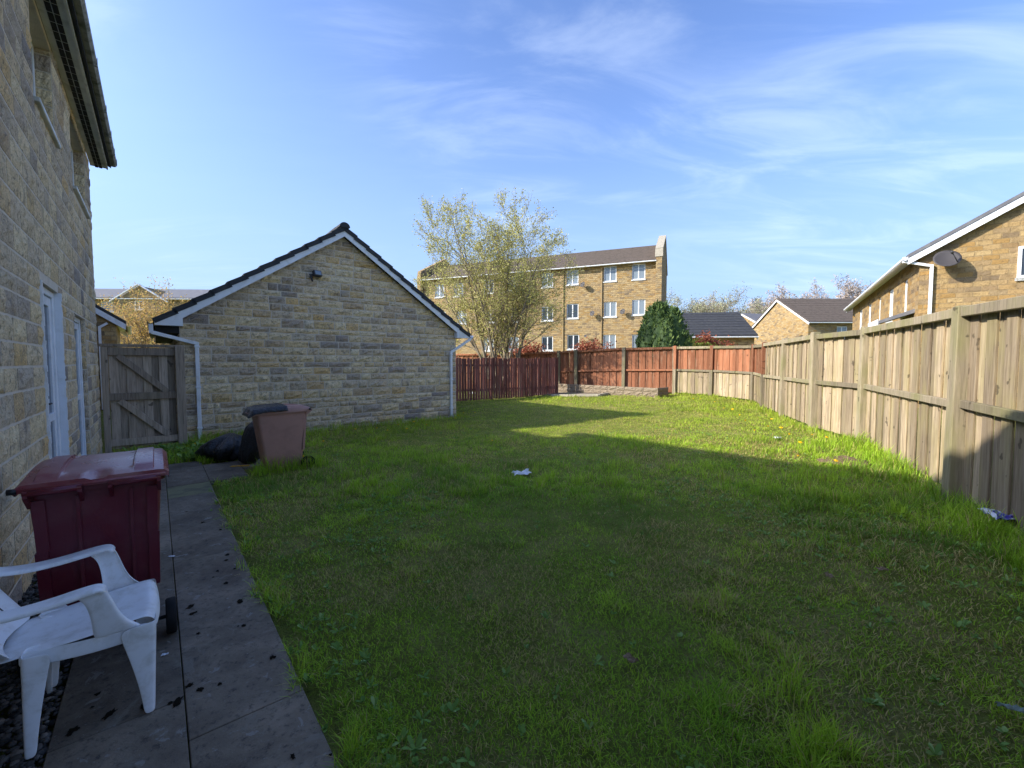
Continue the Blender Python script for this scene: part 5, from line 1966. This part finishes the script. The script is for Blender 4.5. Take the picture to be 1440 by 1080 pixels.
wdt = (.0027 + .00056 * r_) * NR.uniform(.7, 1.3, n_)
dxy = np.stack([np.cos(az), np.sin(az)], 1); sxy = np.stack([-np.sin(az), np.cos(az)], 1)
z0 = np_gnd(x, y) - .018
base = np.stack([x, y, z0], 1)
def off(f_, up): return np.concatenate([dxy * (f_ * np.sin(lean) * h)[:, None] * 1.25, (up * h * np.cos(lean * .75))[:, None] + .018 * 0], 1)
side = np.concatenate([sxy * wdt[:, None] * .5, np.zeros((n_, 1))], 1)
mid = base + off(.38, .62); tip = base + off(1.0, 1.0)
V = np.stack([base - side, base + side, mid + side * .8, mid - side * .8, tip], 1)
Fc = np.array([[0, 1, 2], [0, 2, 3], [3, 2, 4]])[None] + (np.arange(n_) * 5)[:, None, None]
g1, g2c, g3, st = np.array([.25, .44, .026]), np.array([.46, .64, .050]), np.array([.105, .215, .030]), np.array([.60, .48, .18])
t = np.clip((clump - .5) * 1.4 + .5 + NR.normal(0, .25, n_), 0, 1)[:, None]
c_ = g1 * (1 - t) + g2c * t
dk = npstep(.52, .75, fbm(90, x, y, .9, 3) + NR.normal(0, .08, n_))[:, None] * .7
c_ = c_ * (1 - dk) + g3 * dk
straw_p = npstep(.44, .66, dry) * .5 * (1 - npstep(.05, .12, hgt)) + .08
ss = (NR.uniform(0, 1, n_) < straw_p)[:, None]
c_ = np.where(ss, st * NR.uniform(.55, 1.15, (n_, 1)), c_)
ylw = npstep(6, 12, y)[:, None] * .35                 # yellower blades up the garden
c_ = c_ * (1 - ylw) + np.array([.47, .48, .060]) * ylw
c_ = c_ * NR.uniform(.75, 1.25, (n_, 1))
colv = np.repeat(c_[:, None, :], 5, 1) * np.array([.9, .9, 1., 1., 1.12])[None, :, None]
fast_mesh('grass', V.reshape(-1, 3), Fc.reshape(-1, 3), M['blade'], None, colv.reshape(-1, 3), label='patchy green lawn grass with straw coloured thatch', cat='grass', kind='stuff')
print('blades', n_)

# broad leaved weeds in the turf


def rosettes(P, nl, ln, wd_, mat, name, label, up=(.15, .7), seed=3):
    R_ = np.random.RandomState(seed)
    m = len(P)
    N_ = m * nl
    bx = np.repeat(P, nl, 0)
    az = R_.uniform(0, 2 * PI, N_)
    L = ln * R_.uniform(.55, 1.3, N_) * np.repeat(R_.uniform(.6, 1.3, m), nl)
    e = R_.uniform(up[0], up[1], N_)
    d_ = np.stack([np.cos(az) * np.cos(e), np.sin(az) * np.cos(e), np.sin(e)], 1)
    s_ = np.stack([-np.sin(az), np.cos(az), np.zeros(N_)], 1)
    w_ = (wd_ * R_.uniform(.7, 1.3, N_))[:, None]
    L = L[:, None]
    b0 = np.stack([bx[:, 0], bx[:, 1], np_gnd(bx[:, 0], bx[:, 1]) - .008], 1)
    dr = np.array([0, 0, -1.0])
    V = np.stack([b0 - s_ * w_ * .12, b0 + s_ * w_ * .12, b0 + d_ * L * .45 + s_ * w_ * .5, b0 + d_ * L * .45 - s_ * w_ * .5, b0 + d_ * L * .78 + s_ * w_ * .42 + dr * L * .06, b0 + d_ * L * .78 - s_ * w_ * .42 + dr * L * .06, b0 + d_ * L + dr * L * .16], 1)
    T = np.array([[0, 1, 2], [0, 2, 3], [3, 2, 4], [3, 4, 5], [5, 4, 6]])[None] + (np.arange(N_) * 7)[:, None, None]
    rn = np.repeat(np.clip(R_.normal(.45, .25, N_), 0, 1), 7)
    return fast_mesh(name, V.reshape(-1, 3), T.reshape(-1, 3), mat, rn, label=label, cat='weeds', kind='stuff')


Q = scatter([(.9, 3, 190), (3, 6, 95), (6, 10, 26), (10, 16, 5)])
dp, df, dg, dpal, wd = edge_field(Q[:, 0], Q[:, 1])
pw_ = .04 + .8 * npstep(.52, .68, fbm(120, Q[:, 0], Q[:, 1], .8, 2)) + .5 * npstep(1.5, 4, Q[:, 0]) * (1 - npstep(6, 9, Q[:, 1])) + .5 * (1 - npstep(.0, .5, dp)) + .4 * (1 - npstep(.1, .8, df))
Q = Q[NR.uniform(0, 1, len(Q)) < pw_]
rosettes(Q, 7, .042, .015, M['weed'], 'weeds', 'low broad leaved weeds scattered through the lawn', (.2, 1.1), 3)
uu, nn = NR.uniform(8.6, 10.1, 150), NR.uniform(-.45, 1.3, 150)
Q = np.stack([uu * UV.x + nn * NV.x, uu * UV.y + nn * NV.y], 1)
rosettes(Q, 10, .17, .05, M['weed'], 'weeds', 'tall dark leafy weeds at the foot of the timber gate', (.4, 1.25), 5)

# dandelions
b = MB()
hr = random.Random(2)
for k in range(26):
    a_ = 2 * PI * k / 26
    for q, (rr_, zz_) in enumerate(((1.0, .25), (.62, .5))):
        a2 = a_ + q * .12
        d_ = Vector((math.cos(a2), math.sin(a2), 0)); s_ = Vector((-math.sin(a2), math.cos(a2), 0))
        b.add([d_ * .1 * .024 - s_ * .003, d_ * .1 * .024 + s_ * .003, d_ * rr_ * .024 + s_ * .0035 + Vector((0, 0, zz_ * .018)), d_ * rr_ * .024 - s_ * .0035 + Vector((0, 0, zz_ * .018))], [(0, 1, 2, 3)])
b.tube([(0, 0, -.012), (0, 0, .010)], [.006, .013], 8)
HEAD = b.mesh('flower_head', M['yellow'])
b = MB().tube([(0, 0, 0), (.01, .004, .06), (.0, .0, .12)], .0025, 5)
STEM = b.mesh('stem', M['stem'])
SUNNY = [(1175, 655), (1122, 645), (1098, 605), (1110, 612), (1080, 600), (1061, 608), (1142, 613), (1162, 621), (1085, 592), (1040, 586), (1018, 575), (1030, 578), (1005, 566), (985, 562), (1125, 626), (975, 561), (1048, 595)]
WALLS = [(582, 596), (596, 592), (560, 600), (644, 586), (652, 581), (640, 590), (612, 592), (530, 604), (668, 580), (572, 604), (600, 600), (500, 607), (545, 606)]
ODD = [((428, 646), 'yellow dandelion flower at the foot of the brown bin'), ((692, 622), 'lone yellow dandelion flower in the shaded middle of the lawn'), ((274, 628), 'yellow dandelion flower below the white downpipe by the gate'), ((455, 626), 'yellow dandelion flower in shaded grass beside the brown bin')]


def dandelion(px, py, label, group=None):
    g = on_ground(px, py + 4)
    t = empty('dandelion', (g.x, g.y, g.z - .02), rng.uniform(0, 6), label=label, cat='flower', group=group)
    hs = rng.uniform(.75, 1.25)
    sc = rng.uniform(.9, 1.3)
    link('stem', STEM, t, (0, 0, 0), (0, 0, 0), (1, 1, hs))
    link('flower_head', HEAD, t, (0, 0, .12 * hs), (rng.uniform(-.5, .5), rng.uniform(-.5, .5), 0), (sc, sc, sc))


for q in SUNNY: dandelion(*q, 'yellow dandelion flower in long sunlit grass along the tan fence', 'dandelions along the tan fence')
for q in WALLS: dandelion(*q, 'yellow dandelion flower in shaded grass at the foot of the garage wall', 'dandelions below the garage wall')
for q, lab in ODD: dandelion(*q, lab)

# soil mound
g = on_ground(1186, 648)
vs, fs = [], []
for j in range(9):
    for k in range(20):
        a_ = 2 * PI * k / 20; t = j / 8
        rad = .27 * (1 - t)
        z = .085 * t ** .7 + .02 * mnoise.noise(Vector((math.cos(a_) * rad * 14, math.sin(a_) * rad * 14, 3)))
        vs.append(Vector((rad * 1.3 * math.cos(a_), rad * math.sin(a_), z - .01)))
for j in range(8):
    for k in range(20):
        a_, c2 = j * 20 + k, j * 20 + (k + 1) % 20
        fs.append((a_, c2, c2 + 20, a_ + 20))
MB().add(vs, fs, 0, True).build('soil_mound', M['soil'], None, (g.x, g.y, g.z), label='small mound of dry brown soil in the grass by the tan fence', cat='mound')

# litter


def scrap(name, px, py, w_, l_, mat, label, cat, seed, lift=.02, fold=.03, rz=0.0, on_path=False, group=None):
    g = on_ground(px, py)
    vs, fs = [], []
    n1, n2 = 9, 7
    for j in range(n2):
        for i in range(n1):
            x_, y_ = (i / (n1 - 1) - .5) * w_, (j / (n2 - 1) - .5) * l_
            q = Vector((x_ / w_ * 4, y_ / l_ * 4, seed))
            vs.append(Vector((x_ + .08 * w_ * mnoise.noise(q * 1.3), y_ + .08 * l_ * mnoise.noise(q * 1.7 + Vector((3, 1, 2))), lift + fold * abs(mnoise.noise(q)) + fold * .5 * mnoise.noise(q * 2.6))))
    for j in range(n2 - 1):
        for i in range(n1 - 1):
            q = j * n1 + i
            fs.append((q, q + 1, q + n1 + 1, q + n1))
    o = MB().add(vs, fs).build(name, mat, None, (g.x, g.y, g.z), (0, 0, rz), label=label, cat=cat, group=group)
    md = o.modifiers.new('thick', 'SOLIDIFY'); md.thickness = .0015
    return o


s = Mat('printed_wrapper', .35, .5)
n1 = s.noise(s.co('Object', (6, 30, 6)), 1.0, 2, .5)
s.color(s.mix(s.rng(n1, .52, .56, 0, 1), (0.035, 0.025, 0.22), (0.62, 0.62, 0.68)))
M['wrapper'] = s.m
M['amber'] = plain('yellow_wrapper', (0.50, 0.27, 0.01), .5, .4)
M['dryleaf'] = plain('dry_leaf', (0.20, 0.13, 0.07), .8, .2, (0.30, 0.22, 0.14), 9)
M['greyleaf'] = plain('silver_leaf', (0.22, 0.27, 0.22), .6, .3)
scrap('crumpled_paper', 733, 668, .25, .16, M['paper'], 'crumpled white paper lying in the middle of the shaded lawn', 'paper', 1.0, .03, .06, .3)
scrap('paper_scrap', 1093, 618, .16, .09, M['paper'], 'small white paper scrap in sunlit grass by the tan fence', 'paper', 5.0, .035, .04, .6)
scrap('crisp_packet', 1402, 742, .30, .14, M['wrapper'], 'blue and white printed wrapper at the foot of the tan fence', 'wrapper', 2.0, .11, .05, 1.1)
scrap('yellow_wrapper', 338, 656, .26, .06, M['amber'], 'flat yellow wrapper on the slabs between black bag and brown bin', 'wrapper', 3.0, .008, .02, .2)
scrap('paper_scrap', 241, 783, .045, .02, M['paper'], 'tiny white scrap on the slab joint beside the maroon bin', 'paper', 4.0, .004, .01, .1)
scrap('paper_scrap', 232, 921, .03, .018, M['paper'], 'tiny white scrap on the slab in front of the bin wheel', 'paper', 6.0, .004, .008, .5)
for q, (px, py, lab) in enumerate([(1241, 806, 'dry curled brown leaf in the dark grass, beside no other leaf'), (1166, 815, 'pale dry leaf lying in the dark grass near leafy weeds'), (886, 934, 'dark dry leaf lying on a bare straw patch of lawn')]):
    scrap('dry_leaf', px, py, .07, .045, M['dryleaf'], lab, 'leaf', 10.0 + q, .03, .025, q * 1.1)
scrap('long_leaf', 1425, 1012, .10, .03, M['greyleaf'], 'long pale grey green leaf lying flat in the lawn', 'leaf', 14.0, .05, .02, -.5)
scrap('paper_scrap', 664, 555, .30, .16, M['paper'], 'pale crumpled bag at the foot of the maroon pale fence', 'paper', 15.0, .05, .14, .3)

# dead moss clumps on the slabs
cl = []
for k in range(4):
    rr = random.Random(70 + k)
    bm = bmesh.new()
    bmesh.ops.create_icosphere(bm, subdivisions=3, radius=1)
    for v in bm.verts:
        q = v.co * 1.6 + Vector((k * 7, 1, 2))
        v.co *= .65 + .9 * mnoise.noise(q) + .55 * mnoise.noise(q * 3.1) + .25 * mnoise.noise(q * 7.0)
        v.co.z *= .22
    me = bpy.data.meshes.new('moss_clump'); bm.to_mesh(me); bm.free(); me.materials.append(M['moss']); cl.append(me)
MOSS = [(306, 803), (318, 788), (300, 812), (345, 768), (338, 846), (268, 853), (271, 863), (279, 891), (335, 881), (343, 880), (383, 925), (267, 964), (281, 970), (309, 962), (412, 1064), (240, 989), (205, 994), (155, 1004), (102, 1028), (138, 976), (130, 995), (465, 1062), (320, 780), (290, 760), (310, 745), (262, 720), (285, 735), (318, 820), (330, 800), (250, 988)]
for k, (px, py) in enumerate(MOSS):
    g = on_ground(px, py)
    sc = rng.uniform(.006, .019)
    link('moss_clump', rng.choice(cl), None, (g.x, g.y, .003), (0, 0, rng.uniform(0, 6)), (sc * rng.uniform(.9, 1.9), sc, sc), label='small black dead moss clump lying on the paving slabs', cat='moss', group='moss clumps on the path')
